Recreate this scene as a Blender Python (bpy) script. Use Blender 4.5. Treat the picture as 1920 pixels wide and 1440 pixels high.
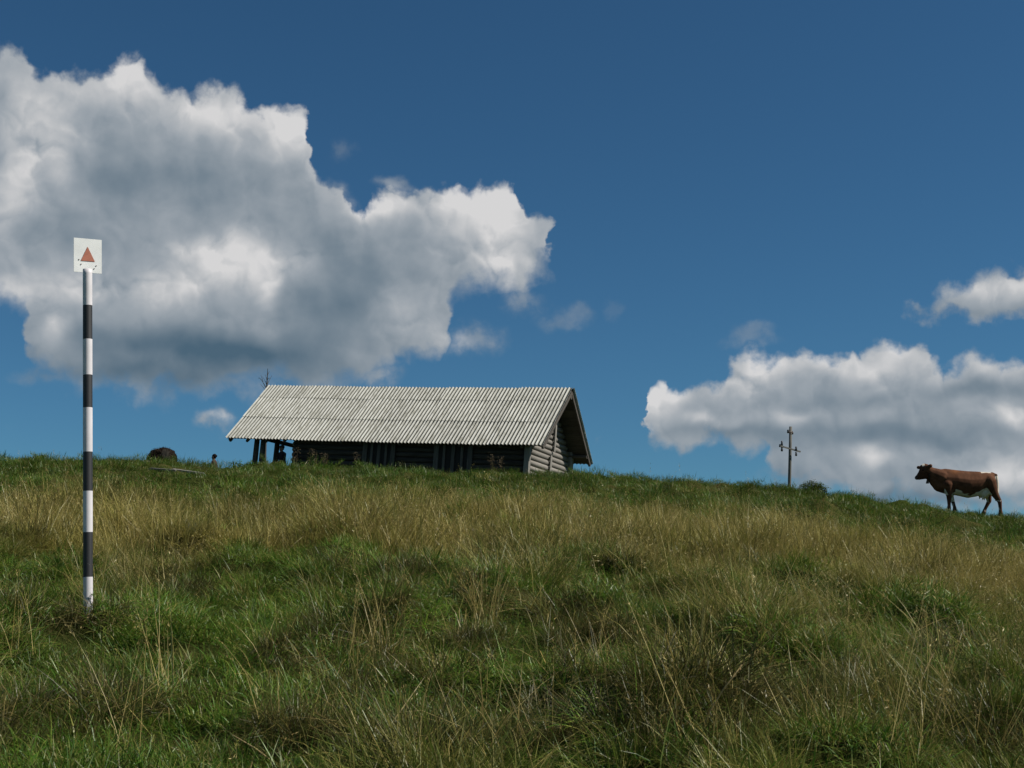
import bpy, bmesh, math, random
import numpy as np
from mathutils import Vector, Matrix, Euler

random.seed(7)
rng = np.random.default_rng(11)
scene = bpy.context.scene
for o in list(bpy.data.objects):
    bpy.data.objects.remove(o, do_unlink=True)
R = math.radians

# ------------------------------------------------------------------ camera
EYE = 1.6
PITCH = math.atan((1146 - 720) / 2666.67)
FPX = 2666.67                                     # focal length in photograph pixels (50 mm on 36 mm)
cam_data = bpy.data.cameras.new('camera')
cam_data.lens = 50.0
cam_data.sensor_width = 36.0
cam_data.clip_end = 20000.0
cam_data.clip_start = 0.05
cam = bpy.data.objects.new('camera', cam_data)
cam.location = (0, 0, EYE)
cam.rotation_euler = (math.pi / 2 + PITCH, 0, 0)
scene.collection.objects.link(cam)
scene.camera = cam

# ------------------------------------------------------------------ light and exposure
SUN_EL = 44.0
SUN_AZ = 97.0                                     # degrees clockwise from the view direction (+Y): to the right
SUN_STRENGTH = 4.6
SKY_STRENGTH = 0.0565
EXPOSURE = 0.35
sd = Vector((math.sin(R(SUN_AZ)) * math.cos(R(SUN_EL)), math.cos(R(SUN_AZ)) * math.cos(R(SUN_EL)), math.sin(R(SUN_EL))))
sun_data = bpy.data.lights.new('sun', 'SUN')
sun_data.energy = SUN_STRENGTH
sun_data.angle = R(0.53)
sun_data.color = (1.0, 0.955, 0.88)
sun = bpy.data.objects.new('sun', sun_data)
sun.rotation_euler = (-sd).to_track_quat('-Z', 'Y').to_euler()
sun.location = (30, 0, 40)
scene.collection.objects.link(sun)
scene.view_settings.view_transform = 'Standard'
scene.view_settings.look = 'None'
scene.view_settings.exposure = EXPOSURE
scene.view_settings.gamma = 1.0
scene.view_settings.use_curve_mapping = False
scene.render.engine = 'CYCLES'
scene.cycles.use_denoising = True
scene.cycles.adaptive_threshold = 0.015
scene.cycles.max_bounces = 4
scene.cycles.diffuse_bounces = 2
scene.cycles.transparent_max_bounces = 4
scene.cycles.caustics_reflective = False
scene.cycles.caustics_refractive = False


# ------------------------------------------------------------------ node expression helper
class X:
    """A float socket or number that can be combined with + - * / into math nodes."""
    tree = None

    def __init__(self, s):
        self.s = s

    @staticmethod
    def node(op, *a, clamp=False):
        n = X.tree.nodes.new('ShaderNodeMath')
        n.operation = op
        n.use_clamp = clamp
        for i, v in enumerate(a):
            v = v.s if isinstance(v, X) else v
            if isinstance(v, (int, float)):
                n.inputs[i].default_value = v
            else:
                X.tree.links.new(v, n.inputs[i])
        return X(n.outputs[0])

    def __add__(s, o): return X.node('ADD', s, o)
    __radd__ = __add__
    def __sub__(s, o): return X.node('SUBTRACT', s, o)
    def __rsub__(s, o): return X.node('SUBTRACT', o, s)
    def __mul__(s, o): return X.node('MULTIPLY', s, o)
    __rmul__ = __mul__
    def __truediv__(s, o): return X.node('DIVIDE', s, o)


def smooth(x, a, b, lo=0.0, hi=1.0):
    n = X.tree.nodes.new('ShaderNodeMapRange')
    n.interpolation_type = 'SMOOTHSTEP'
    X.tree.links.new(x.s, n.inputs[0])
    for i, v in zip((1, 2, 3, 4), (a, b, lo, hi)):
        n.inputs[i].default_value = v
    return X(n.outputs[0])


def combine(x, y, z=0.0):
    n = X.tree.nodes.new('ShaderNodeCombineXYZ')
    for i, v in enumerate((x, y, z)):
        if isinstance(v, X):
            X.tree.links.new(v.s, n.inputs[i])
        else:
            n.inputs[i].default_value = v
    return n.outputs[0]


def noise2(vec, scale, detail, rough=0.55, dist=0.0, dims='2D'):
    n = X.tree.nodes.new('ShaderNodeTexNoise')
    n.noise_dimensions = dims
    n.inputs['Scale'].default_value = scale
    n.inputs['Detail'].default_value = detail
    n.inputs['Roughness'].default_value = rough
    n.inputs['Distortion'].default_value = dist
    X.tree.links.new(vec, n.inputs['Vector'])
    return n


def pix_to_sky(px, py):
    """Photograph pixel -> (azimuth, elevation) in degrees."""
    x, y, z = (px - 960) / FPX, 1.0, (720 - py) / FPX
    y, z = y * math.cos(PITCH) - z * math.sin(PITCH), y * math.sin(PITCH) + z * math.cos(PITCH)
    return math.degrees(math.atan2(x, y)), math.degrees(math.atan2(z, math.hypot(x, y)))


# ------------------------------------------------------------------ world: sky with cumulus
world = bpy.data.worlds.new('World')
scene.world = world
world.use_nodes = True
wt = world.node_tree
wt.nodes.clear()
X.tree = wt
w_out = wt.nodes.new('ShaderNodeOutputWorld')
w_bg = wt.nodes.new('ShaderNodeBackground')
sky = wt.nodes.new('ShaderNodeTexSky')
sky.sky_type = 'NISHITA'
sky.sun_disc = False
sky.sun_elevation = R(SUN_EL)
sky.sun_rotation = R(SUN_AZ)
sky.altitude = 1700.0
sky.air_density = 1.0
sky.dust_density = 0.4
sky.ozone_density = 2.0
geo = wt.nodes.new('ShaderNodeTexCoord')
sep = wt.nodes.new('ShaderNodeSeparateXYZ')
wt.links.new(geo.outputs['Generated'], sep.inputs[0])
dx, dy, dz = (X(sep.outputs[i]) for i in range(3))
DEG = 57.29578
AZ = X.node('ARCTAN2', dx, dy) * DEG
EL = X.node('ARCTAN2', dz, X.node('SQRT', dx * dx + dy * dy)) * DEG
P0 = combine(AZ, EL)


def curve(x, pts, xlo, xhi, ylo, yhi):
    """Float curve through pts (degrees) evaluated at x."""
    n = wt.nodes.new('ShaderNodeFloatCurve')
    t = (x - xlo) / (xhi - xlo)
    wt.links.new(t.s, n.inputs['Value'])
    c = n.mapping.curves[0]
    q = sorted(((p[0] - xlo) / (xhi - xlo), (p[1] - ylo) / (yhi - ylo)) for p in pts)
    q = [(0.0, q[0][1])] + [v for v in q if 0.001 < v[0] < 0.999] + [(1.0, q[-1][1])]
    c.points[0].location = q[0]
    c.points[-1].location = q[-1]
    for v in q[1:-1]:
        c.points.new(*v)
    for p in c.points:
        p.handle_type = 'AUTO_CLAMPED'
    n.mapping.use_clip = False
    n.mapping.extend = 'HORIZONTAL'
    n.mapping.update()
    return X(n.outputs[0]) * (yhi - ylo) + ylo


# warped coordinates: the outline breaks into billows of several sizes
wn = noise2(P0, 0.55, 6.0, 0.5)
wsep = wt.nodes.new('ShaderNodeSeparateColor')
wt.links.new(wn.outputs['Color'], wsep.inputs[0])
n_r, n_g = X(wsep.outputs[0]), X(wsep.outputs[1])
az1 = AZ + (n_r - 0.5) * 2.0
el1 = EL + (n_g - 0.5) * 1.7
wn2 = noise2(P0, 0.45, 2.0, 0.4)
wsep2 = wt.nodes.new('ShaderNodeSeparateColor')
wt.links.new(wn2.outputs['Color'], wsep2.inputs[0])
az2 = AZ + (X(wsep2.outputs[0]) - 0.5) * 2.2
el2 = EL + (X(wsep2.outputs[1]) - 0.5) * 1.2


def billow(a, e, scale, detail):
    """Rounded cauliflower heads: inverted cell distance."""
    n = wt.nodes.new('ShaderNodeTexVoronoi')
    n.voronoi_dimensions = '2D'
    n.feature = 'F1'
    n.inputs['Scale'].default_value = scale
    n.inputs['Detail'].default_value = detail
    n.inputs['Roughness'].default_value = 0.45
    n.inputs['Lacunarity'].default_value = 2.3
    wt.links.new(combine(a, e), n.inputs['Vector'])
    v = X(n.outputs['Distance'])
    return 1.0 - v * v


fine = X(noise2(P0, 1.7, 6.0, 0.55).outputs['Fac'])
soft = X(noise2(P0, 0.8, 3.0, 0.45).outputs['Fac'])
soft_s = X(noise2(combine(AZ + 0.42, EL + 0.5), 0.8, 3.0, 0.45).outputs['Fac'])
bil = billow(az1, el1, 0.62, 1.6)
bil_s = billow(az1 + 0.24, el1 + 0.3, 0.62, 1.6)


def conv(lst):
    return [pix_to_sky(*p) for p in lst]


def cloud(top, bottom, soft_top, soft_bot, fray=0.55):
    tp, bp = conv(top), conv(bottom)
    lo = min(p[0] for p in tp + bp)
    hi = max(p[0] for p in tp + bp)
    ys = [p[1] for p in tp + bp]
    t = curve(az1, tp, lo, hi, min(ys), max(ys))
    b = curve(az1, bp, lo, hi, min(ys), max(ys))
    f = (fine - 0.5) * fray + (bil - 0.7) * 0.35
    dt = t - el1 + f
    db = el1 - b + f * 1.2
    return smooth(dt, 0.0, soft_top) * smooth(db, -0.1, soft_bot), dt, db


left_top = [(-330, 260), (-220, 130), (-120, 85), (0, 78), (35, 84), (65, 118), (110, 122), (150, 115), (170, 124), (205, 112), (240, 94), (270, 100),
            (300, 135), (340, 160), (380, 156), (420, 158), (450, 172), (480, 196), (515, 182), (545, 182), (570, 215),
            (583, 265), (600, 318), (640, 352), (655, 378), (680, 366), (720, 350), (780, 336), (850, 340), (880, 346),
            (903, 330), (940, 330), (965, 350), (985, 392), (1018, 400), (1036, 450), (1050, 500), (1056, 520)]
left_bot = [(-330, 270), (-220, 480), (-100, 585), (0, 596), (48, 612), (60, 660), (74, 715), (160, 746), (300, 756), (450, 752), (640, 750), (690, 728),
            (750, 712), (810, 700), (834, 650), (846, 592), (870, 566), (905, 556), (950, 562), (975, 572), (1000, 548),
            (1032, 522), (1050, 505), (1056, 500)]
right_top = [(1204, 815), (1214, 780), (1226, 700), (1245, 680), (1268, 704), (1290, 712), (1320, 702), (1350, 695), (1370, 662),
             (1400, 640), (1430, 644), (1460, 652), (1490, 646), (1520, 655), (1545, 661), (1588, 658), (1602, 636),
             (1660, 632), (1728, 634), (1750, 655), (1790, 670), (1850, 665), (1920, 662), (2120, 640), (2300, 700), (2420, 800)]
right_bot = [(1196, 818), (1226, 846), (1300, 858), (1380, 862), (1422, 866), (1436, 900), (1500, 936), (1600, 950),
             (1920, 975), (2250, 960), (2420, 800)]
high_top = [(1664, 580), (1705, 556), (1750, 540), (1800, 530), (1840, 508), (1880, 490), (1920, 478), (2060, 460), (2200, 540)]
high_bot = [(1664, 574), (1730, 596), (1800, 604), (1850, 602), (1920, 592), (2060, 578), (2200, 545)]
m1, dt1, db1 = cloud(left_top, left_bot, 0.62, 1.3)
m2, dt2, db2 = cloud(right_top, right_bot, 0.75, 0.9, 0.7)
m3, dt3, db3 = cloud(high_top, high_bot, 0.75, 0.6, 0.6)


def blob(px, py, rx, ry, frayed=False):
    c = pix_to_sky(px, py)
    a = ((az1 if frayed else az2) - c[0]) * (67.3 / rx)
    e = ((el1 if frayed else el2) - c[1]) * (67.3 / ry)
    return X.node('EXPONENT', (a * a + e * e) * -1.0)


def wisp(px, py, rx, ry, amount):
    b = blob(px, py, rx, ry, True)
    return smooth(b * (0.25 + fine * 1.5), 0.12, 1.15) * amount


alpha = X.node('MAXIMUM', X.node('MAXIMUM', m1, m2), m3)
for w in ((402, 789, 60, 27, 0.9), (880, 636, 95, 44, 0.6), (1050, 597, 60, 38, 0.34), (100, 706, 80, 30, 0.45),
          (641, 286, 34, 44, 0.26), (1412, 632, 66, 28, 0.36), (745, 350, 60, 26, 0.6), (620, 380, 50, 50, 0.7),
          (1140, 580, 30, 22, 0.12), (690, 704, 90, 34, 0.8), (980, 560, 60, 40, 0.6), (1550, 905, 180, 40, 0.85)):
    alpha = X.node('MAXIMUM', alpha, wisp(*w))
# beyond the frame the same kind of fair-weather cloud goes on
far_n = X(noise2(combine(AZ, EL * 2.0), 0.055, 8.0, 0.58).outputs['Fac'])
AZa = X.node('ABSOLUTE', AZ)
outside = X.node('MAXIMUM', smooth(AZa, 26.0, 40.0), smooth(EL, 28.0, 44.0))
gen = smooth(far_n, 0.52, 0.62) * outside * smooth(EL, 1.0, 6.0)
alpha = X.node('MAXIMUM', alpha, gen)

RELIEF = 0.24
# brightness of the cloud body: broad lit and shaded masses, then billow relief
t = 0.475
for (px, py, rx, ry, a) in (
        # lit heads of the left cloud
        (240, 150, 90, 60, 0.30), (400, 215, 120, 60, 0.30), (530, 235, 60, 60, 0.32), (90, 230, 90, 110, 0.22),
        (20, 360, 90, 90, 0.24), (450, 495, 105, 62, 0.40), (330, 540, 90, 45, 0.26), (510, 545, 50, 40, 0.20),
        (130, 535, 110, 40, 0.20), (0, 540, 80, 40, 0.2), (700, 385, 70, 40, 0.34), (850, 375, 70, 40, 0.26), (920, 410, 95, 90, 0.42),
        (960, 500, 70, 60, 0.26), (760, 600, 60, 60, 0.10), (100, 610, 40, 40, 0.22), (850, 640, 60, 40, 0.12), (340, 465, 60, 34, 0.16),
        # shaded masses and the flat base
        (210, 335, 110, 70, -0.20), (380, 350, 190, 70, -0.14), (120, 440, 110, 50, -0.12), (640, 450, 120, 90, -0.16),
        (620, 580, 110, 80, -0.28), (300, 645, 260, 46, -0.34), (500, 672, 240, 52, -0.38), (250, 700, 240, 40, -0.36), (700, 520, 90, 60, -0.14),
        # right cloud
        (1245, 735, 44, 60, 0.38), (1420, 690, 70, 50, 0.40), (1530, 680, 80, 36, 0.18), (1670, 680, 110, 44, 0.30),
        (1320, 785, 50, 26, 0.20), (1460, 785, 60, 22, 0.14), (1900, 775, 60, 40, 0.24), (1620, 855, 36, 26, 0.30), (1900, 885, 110, 36, 0.30),
        (1850, 690, 110, 26, 0.12), (1840, 728, 140, 26, -0.18), (1560, 760, 150, 30, -0.12), (1400, 812, 200, 20, -0.18),
        (1700, 822, 260, 28, -0.24), (1480, 890, 90, 50, -0.12), (1650, 930, 300, 22, -0.34),
        # high right streak and the small puff
        (1880, 540, 120, 30, 0.22), (1830, 585, 160, 16, -0.12), (400, 780, 46, 14, 0.2)):
    t = blob(px, py, rx, ry) * (a * (1.6 if a > 0 else 0.98)) + t
lit = smooth(t, 0.25, 0.85, 0.10, 1.0)
rim = X.node('MAXIMUM', smooth(dt1, 0.2, 2.2, 0.16, 0.0) * m1, smooth(dt2, 0.2, 1.4, 0.14, 0.0) * m2)
t = t + (soft - soft_s) * 0.16 + ((bil - bil_s) * RELIEF + (fine - 0.5) * 0.07) * lit + rim
ramp = wt.nodes.new('ShaderNodeValToRGB')
cr = ramp.color_ramp
cr.elements[0].position = 0.0
cr.elements[0].color = (0.056, 0.100, 0.142, 1)
cr.elements[1].position = 1.0
cr.elements[1].color = (0.535, 0.53, 0.53, 1)
for pos, col in ((0.3, (0.145, 0.185, 0.222)), (0.55, (0.262, 0.292, 0.322)), (0.8, (0.41, 0.42, 0.432))):
    e = cr.elements.new(pos)
    e.color = (*col, 1)
wt.links.new(t.s, ramp.inputs[0])
# clear sky: the atmosphere's own colour, seen through a polarising filter
skymul = wt.nodes.new('ShaderNodeMix')
skymul.data_type = 'RGBA'
skymul.blend_type = 'MULTIPLY'
skymul.inputs[0].default_value = 1.0
SKY_TINT = (SKY_STRENGTH * 0.36, SKY_STRENGTH * 0.685, SKY_STRENGTH * 0.83, 1)
skymul.inputs[7].default_value = SKY_TINT
wt.links.new(sky.outputs[0], skymul.inputs[6])
mixw = wt.nodes.new('ShaderNodeMix')
mixw.data_type = 'RGBA'
wt.links.new((alpha * 0.97).s, mixw.inputs[0])
wt.links.new(skymul.outputs[2], mixw.inputs[6])
wt.links.new(ramp.outputs[0], mixw.inputs[7])
wt.links.new(mixw.outputs[2], w_bg.inputs['Color'])
w_bg.inputs['Strength'].default_value = 1.0
wt.links.new(w_bg.outputs[0], w_out.inputs['Surface'])
world.cycles.sampling_method = 'NONE'


# ------------------------------------------------------------------ numeric noise and terrain
def _hash(ix, iy, seed):
    h = (ix.astype(np.int64) * 374761393 + iy.astype(np.int64) * 668265263 + seed * 974634777) & 0x7fffffff
    h = ((h ^ (h >> 13)) * 1274126177) & 0x7fffffff
    return ((h ^ (h >> 16)) & 0xffff) / 65535.0


def vnoise(x, y, seed=0):
    x = np.asarray(x, float)
    y = np.asarray(y, float)
    ix, iy = np.floor(x), np.floor(y)
    fx, fy = x - ix, y - iy
    fx = fx * fx * (3 - 2 * fx)
    fy = fy * fy * (3 - 2 * fy)
    a, b = _hash(ix, iy, seed), _hash(ix + 1, iy, seed)
    c, d = _hash(ix, iy + 1, seed), _hash(ix + 1, iy + 1, seed)
    return (a * (1 - fx) + b * fx) * (1 - fy) + (c * (1 - fx) + d * fx) * fy


def fbm(x, y, seed=0, octaves=4, gain=0.5):
    s, a, tot = 0.0, 1.0, 0.0
    for k in range(octaves):
        s = s + a * vnoise(x * 2 ** k + 17.3 * k, y * 2 ** k - 9.1 * k, seed + k)
        tot += a
        a *= gain
    return s / tot


SKYLINE = [(-900, 862), (0, 863), (250, 865), (330, 870), (400, 880), (470, 873), (600, 876), (770, 882), (985, 889), (1110, 894), (1210, 900), (1320, 908), (1480, 919),
           (1560, 926), (1650, 940), (1760, 953), (1880, 967), (1920, 972), (2600, 1016)]
_su = np.array([(p[0] - 960) / FPX for p in SKYLINE])
_se = np.array([(1146 - (p[1] + 17)) / FPX for p in SKYLINE])


def ground(x, y, rough=True):
    x = np.asarray(x, float)
    y = np.asarray(y, float)
    yc = np.clip(y, -60, 150)
    z = 0.1785 * yc - 0.000885 * yc * yc * (yc > 0)
    z = z + np.where(y > 150, -0.087 * (y - 150), 0) + np.where(y < -60, 0.12 * (y + 60), 0)
    yp = np.clip(y, 0, 110)
    u = x / np.sqrt(yp * yp + 9.0)
    g = np.interp(u, _su, _se) - 0.1032
    z = z + g * yp * np.clip(yp / 12.0, 0.25, 1)
    far = np.clip((np.hypot(x, y) - 90) / 120.0, 0, 1)
    z = z - far * np.abs(x) * 0.05
    if rough:
        k = np.clip((y + 10) / 12, 0, 1) * np.clip((75 - y) / 20, 0, 1)
        z = z + (fbm(x / 3.1, y / 3.1, 3, 3) - 0.5) * 0.20 * np.clip((60 - y) / 20, 0.25, 1) * k
        h = fbm(x / 0.75, y / 0.75, 8, 2)
        z = z + np.clip(h - 0.50, 0, 1) * 0.66 * np.clip((60 - y) / 12, 0.0, 1) * k
    return z


def gz(x, y):
    return float(ground(np.array([x]), np.array([y]))[0])


def ray(px, py):
    x, y, z = (px - 960) / FPX, 1.0, (720 - py) / FPX
    return Vector((x, y * math.cos(PITCH) - z * math.sin(PITCH), y * math.sin(PITCH) + z * math.cos(PITCH)))


def at(px, py, depth):
    d = ray(px, py)
    return Vector((0, 0, EYE)) + d * (depth / d.y)


def ground_at(px, py, far=45.0):
    d = ray(px, py)
    ys = np.arange(3.0, far, 0.02)
    xs, zs = d.x / d.y * ys, EYE + d.z / d.y * ys
    below = np.nonzero(ground(xs, ys) >= zs)[0]
    i = below[0] if len(below) else len(ys) - 1
    return Vector((xs[i], ys[i], gz(xs[i], ys[i])))


# ------------------------------------------------------------------ object helpers
def link(o):
    scene.collection.objects.link(o)
    return o


def tag(o, label=None, category=None, group=None, kind=None):
    for k, v in (('label', label), ('category', category), ('group', group), ('kind', kind)):
        if v:
            o[k] = v
    return o


def empty(name, loc, label, category, group=None, rot=None):
    o = bpy.data.objects.new(name, None)
    o.empty_display_size = 0.2
    o.location = loc
    if rot:
        o.rotation_euler = rot
    link(o)
    return tag(o, label, category, group)


def mesh(name, verts, faces, mat=None, parent=None, smooth_shade=False):
    me = bpy.data.meshes.new(name)
    me.from_pydata([tuple(v) for v in verts], [], [tuple(f) for f in faces])
    if mat:
        me.materials.append(mat)
    if smooth_shade:
        me.polygons.foreach_set('use_smooth', [True] * len(me.polygons))
    me.update()
    o = bpy.data.objects.new(name, me)
    if parent:
        o.parent = parent
    return link(o)


def box_data(c, s, jitter=0.0):
    cx, cy, cz = c
    hx, hy, hz = s[0] / 2, s[1] / 2, s[2] / 2
    v = [(cx + a * hx + random.uniform(-jitter, jitter), cy + b * hy + random.uniform(-jitter, jitter), cz + d * hz + random.uniform(-jitter, jitter))
         for d in (-1, 1) for b in (-1, 1) for a in (-1, 1)]
    f = [(0, 2, 3, 1), (4, 5, 7, 6), (0, 1, 5, 4), (2, 6, 7, 3), (0, 4, 6, 2), (1, 3, 7, 5)]
    return v, f


def frame_for(d):
    d = Vector(d).normalized()
    up = Vector((0, 0, 1)) if abs(d.z) < 0.95 else Vector((1, 0, 0))
    a = d.cross(up).normalized()
    return a, d.cross(a).normalized(), d


def tube_data(pts, radii, n=10, caps=True, squash=1.0, phase=0.0):
    v, f = [], []
    pts = [Vector(p) for p in pts]
    for i, p in enumerate(pts):
        d = (pts[min(i + 1, len(pts) - 1)] - pts[max(i - 1, 0)])
        a, b, _ = frame_for(d)
        for k in range(n):
            t = 2 * math.pi * k / n + phase
            v.append(p + a * math.cos(t) * radii[i] + b * math.sin(t) * radii[i] * squash)
    for i in range(len(pts) - 1):
        for k in range(n):
            f.append((i * n + k, i * n + (k + 1) % n, (i + 1) * n + (k + 1) % n, (i + 1) * n + k))
    if caps:
        f.append(tuple(range(n - 1, -1, -1)))
        f.append(tuple((len(pts) - 1) * n + k for k in range(n)))
    return v, f


def merge(parts):
    v, f = [], []
    for pv, pf in parts:
        k = len(v)
        v += list(pv)
        f += [tuple(i + k for i in q) for q in pf]
    return v, f


def ball_data(c, r, rot=None, nu=12, nv=8):
    v, f = [], []
    M = Euler(rot).to_matrix() if rot else Matrix.Identity(3)
    for j in range(nv + 1):
        ph = math.pi * j / nv
        for k in range(nu):
            th = 2 * math.pi * k / nu
            p = Vector((r[0] * math.sin(ph) * math.cos(th), r[1] * math.sin(ph) * math.sin(th), r[2] * math.cos(ph)))
            v.append(Vector(c) + M @ p)
    for j in range(nv):
        for k in range(nu):
            f.append((j * nu + k, (j + 1) * nu + k, (j + 1) * nu + (k + 1) % nu, j * nu + (k + 1) % nu))
    return v, f


def capsule_data(a, b, ra, rb, n=12):
    a, b = Vector(a), Vector(b)
    d = (b - a).normalized()
    pts, rad = [], []
    for s in (90, 67, 45, 22):
        pts.append(a - d * ra * math.sin(R(s)) * 0.999)
        rad.append(max(ra * math.cos(R(s)), 1e-4))
    pts += [a, b]
    rad += [ra, rb]
    for s in (22, 45, 67, 90):
        pts.append(b + d * rb * math.sin(R(s)) * 0.999)
        rad.append(max(rb * math.cos(R(s)), 1e-4))
    A, B, _ = frame_for(d)
    v, f = [], []
    for p, r in zip(pts, rad):
        for k in range(n):
            t = 2 * math.pi * k / n
            v.append(p + A * math.cos(t) * r + B * math.sin(t) * r)
    for i in range(len(pts) - 1):
        for k in range(n):
            f.append((i * n + k, i * n + (k + 1) % n, (i + 1) * n + (k + 1) % n, (i + 1) * n + k))
    f.append(tuple(range(n - 1, -1, -1)))
    f.append(tuple((len(pts) - 1) * n + k for k in range(n)))
    return v, f


def fused(name, parts, voxel, mat, parent, smooth_iter=4):
    """Union of closed shapes as one continuous smooth mesh."""
    v, f = merge(parts)
    o = mesh('tmp_fuse', v, f)
    m = o.modifiers.new('r', 'REMESH')
    m.mode = 'VOXEL'
    m.voxel_size = voxel
    s = o.modifiers.new('s', 'SMOOTH')
    s.iterations = smooth_iter
    s.factor = 0.5
    dg = bpy.context.evaluated_depsgraph_get()
    dg.update()
    me = bpy.data.meshes.new_from_object(o.evaluated_get(dg))
    old = o.data
    bpy.data.objects.remove(o, do_unlink=True)
    bpy.data.meshes.remove(old)
    me.name = name
    me.materials.clear()
    me.materials.append(mat)
    me.polygons.foreach_set('use_smooth', [True] * len(me.polygons))
    r = bpy.data.objects.new(name, me)
    r.parent = parent
    return link(r)


def paint(o, fn):
    me = o.data
    n = len(me.vertices)
    co = np.empty(n * 3)
    me.vertices.foreach_get('co', co)
    col = fn(co.reshape(n, 3))
    at_ = me.color_attributes.new('coat', 'FLOAT_COLOR', 'POINT')
    at_.data.foreach_set('color', np.concatenate([col, np.ones((n, 1))], 1).ravel().astype(np.float32))


# ------------------------------------------------------------------ materials
def new_mat(name):
    m = bpy.data.materials.new(name)
    m.use_nodes = True
    t_ = m.node_tree
    b = t_.nodes['Principled BSDF']
    return m, t_, b


def add(t_, kind, **kw):
    n = t_.nodes.new(kind)
    for k, v in kw.items():
        if k in n.inputs:
            n.inputs[k].default_value = v
        else:
            setattr(n, k, v)
    return n


def ramp_node(t_, fac, stops):
    n = t_.nodes.new('ShaderNodeValToRGB')
    c = n.color_ramp
    while len(c.elements) < len(stops):
        c.elements.new(0.5)
    for e_, (p, col) in zip(c.elements, stops):
        e_.position = p
        e_.color = (*col, 1)
    t_.links.new(fac, n.inputs[0])
    return n


def wood(name, dark, mid_, light, stretch=(0.6, 9, 9), rough=0.9, scale=3.0, bump=0.35):
    m, t_, b = new_mat(name)
    tc = add(t_, 'ShaderNodeTexCoord')
    mp = add(t_, 'ShaderNodeMapping')
    mp.inputs['Scale'].default_value = stretch
    t_.links.new(tc.outputs['Object'], mp.inputs[0])
    oi = add(t_, 'ShaderNodeObjectInfo')
    ad = add(t_, 'ShaderNodeVectorMath', operation='ADD')
    sc = add(t_, 'ShaderNodeVectorMath', operation='SCALE')
    cx = add(t_, 'ShaderNodeCombineXYZ')
    for i in range(3):
        t_.links.new(oi.outputs['Random'], cx.inputs[i])
    t_.links.new(cx.outputs[0], sc.inputs[0])
    sc.inputs['Scale'].default_value = 37.0
    t_.links.new(mp.outputs[0], ad.inputs[0])
    t_.links.new(sc.outputs[0], ad.inputs[1])
    n1 = add(t_, 'ShaderNodeTexNoise', Scale=scale, Detail=7.0, Roughness=0.65)
    t_.links.new(ad.outputs[0], n1.inputs['Vector'])
    r1 = ramp_node(t_, n1.outputs['Fac'], ((0.28, dark), (0.5, mid_), (0.72, light)))
    hv = add(t_, 'ShaderNodeHueSaturation')
    mr = add(t_, 'ShaderNodeMapRange')
    mr.inputs[3].default_value = 0.8
    mr.inputs[4].default_value = 1.18
    t_.links.new(oi.outputs['Random'], mr.inputs[0])
    t_.links.new(mr.outputs[0], hv.inputs['Value'])
    t_.links.new(r1.outputs[0], hv.inputs['Color'])
    t_.links.new(hv.outputs[0], b.inputs['Base Color'])
    b.inputs['Roughness'].default_value = rough
    b.inputs['Specular IOR Level'].default_value = 0.2
    bp = add(t_, 'ShaderNodeBump', Strength=bump, Distance=0.02)
    t_.links.new(n1.outputs['Fac'], bp.inputs['Height'])
    t_.links.new(bp.outputs[0], b.inputs['Normal'])
    return m


M_LOG = wood('weathered_log', (0.10, 0.09, 0.078), (0.195, 0.178, 0.155), (0.27, 0.25, 0.22))
M_SHADELOG = wood('shade_dark_log', (0.022, 0.019, 0.016), (0.045, 0.039, 0.032), (0.08, 0.07, 0.058))  # sheltered log wood, darkened further to paint in the eave shade
M_SHUT = wood('old_plank', (0.05, 0.046, 0.04), (0.085, 0.078, 0.068), (0.13, 0.12, 0.105), stretch=(9, 9, 0.6))
M_PLANK = wood('grey_plank', (0.12, 0.11, 0.097), (0.215, 0.20, 0.175), (0.28, 0.265, 0.235), stretch=(9, 9, 0.6))
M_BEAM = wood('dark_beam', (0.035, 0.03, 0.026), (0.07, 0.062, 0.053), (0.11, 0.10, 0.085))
M_BOARD = wood('pale_board', (0.09, 0.085, 0.075), (0.16, 0.15, 0.13), (0.23, 0.22, 0.195), stretch=(0.5, 6, 6))
M_POLE = wood('pole_wood', (0.075, 0.07, 0.06), (0.13, 0.125, 0.108), (0.19, 0.18, 0.16), stretch=(8, 8, 0.5))


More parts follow.
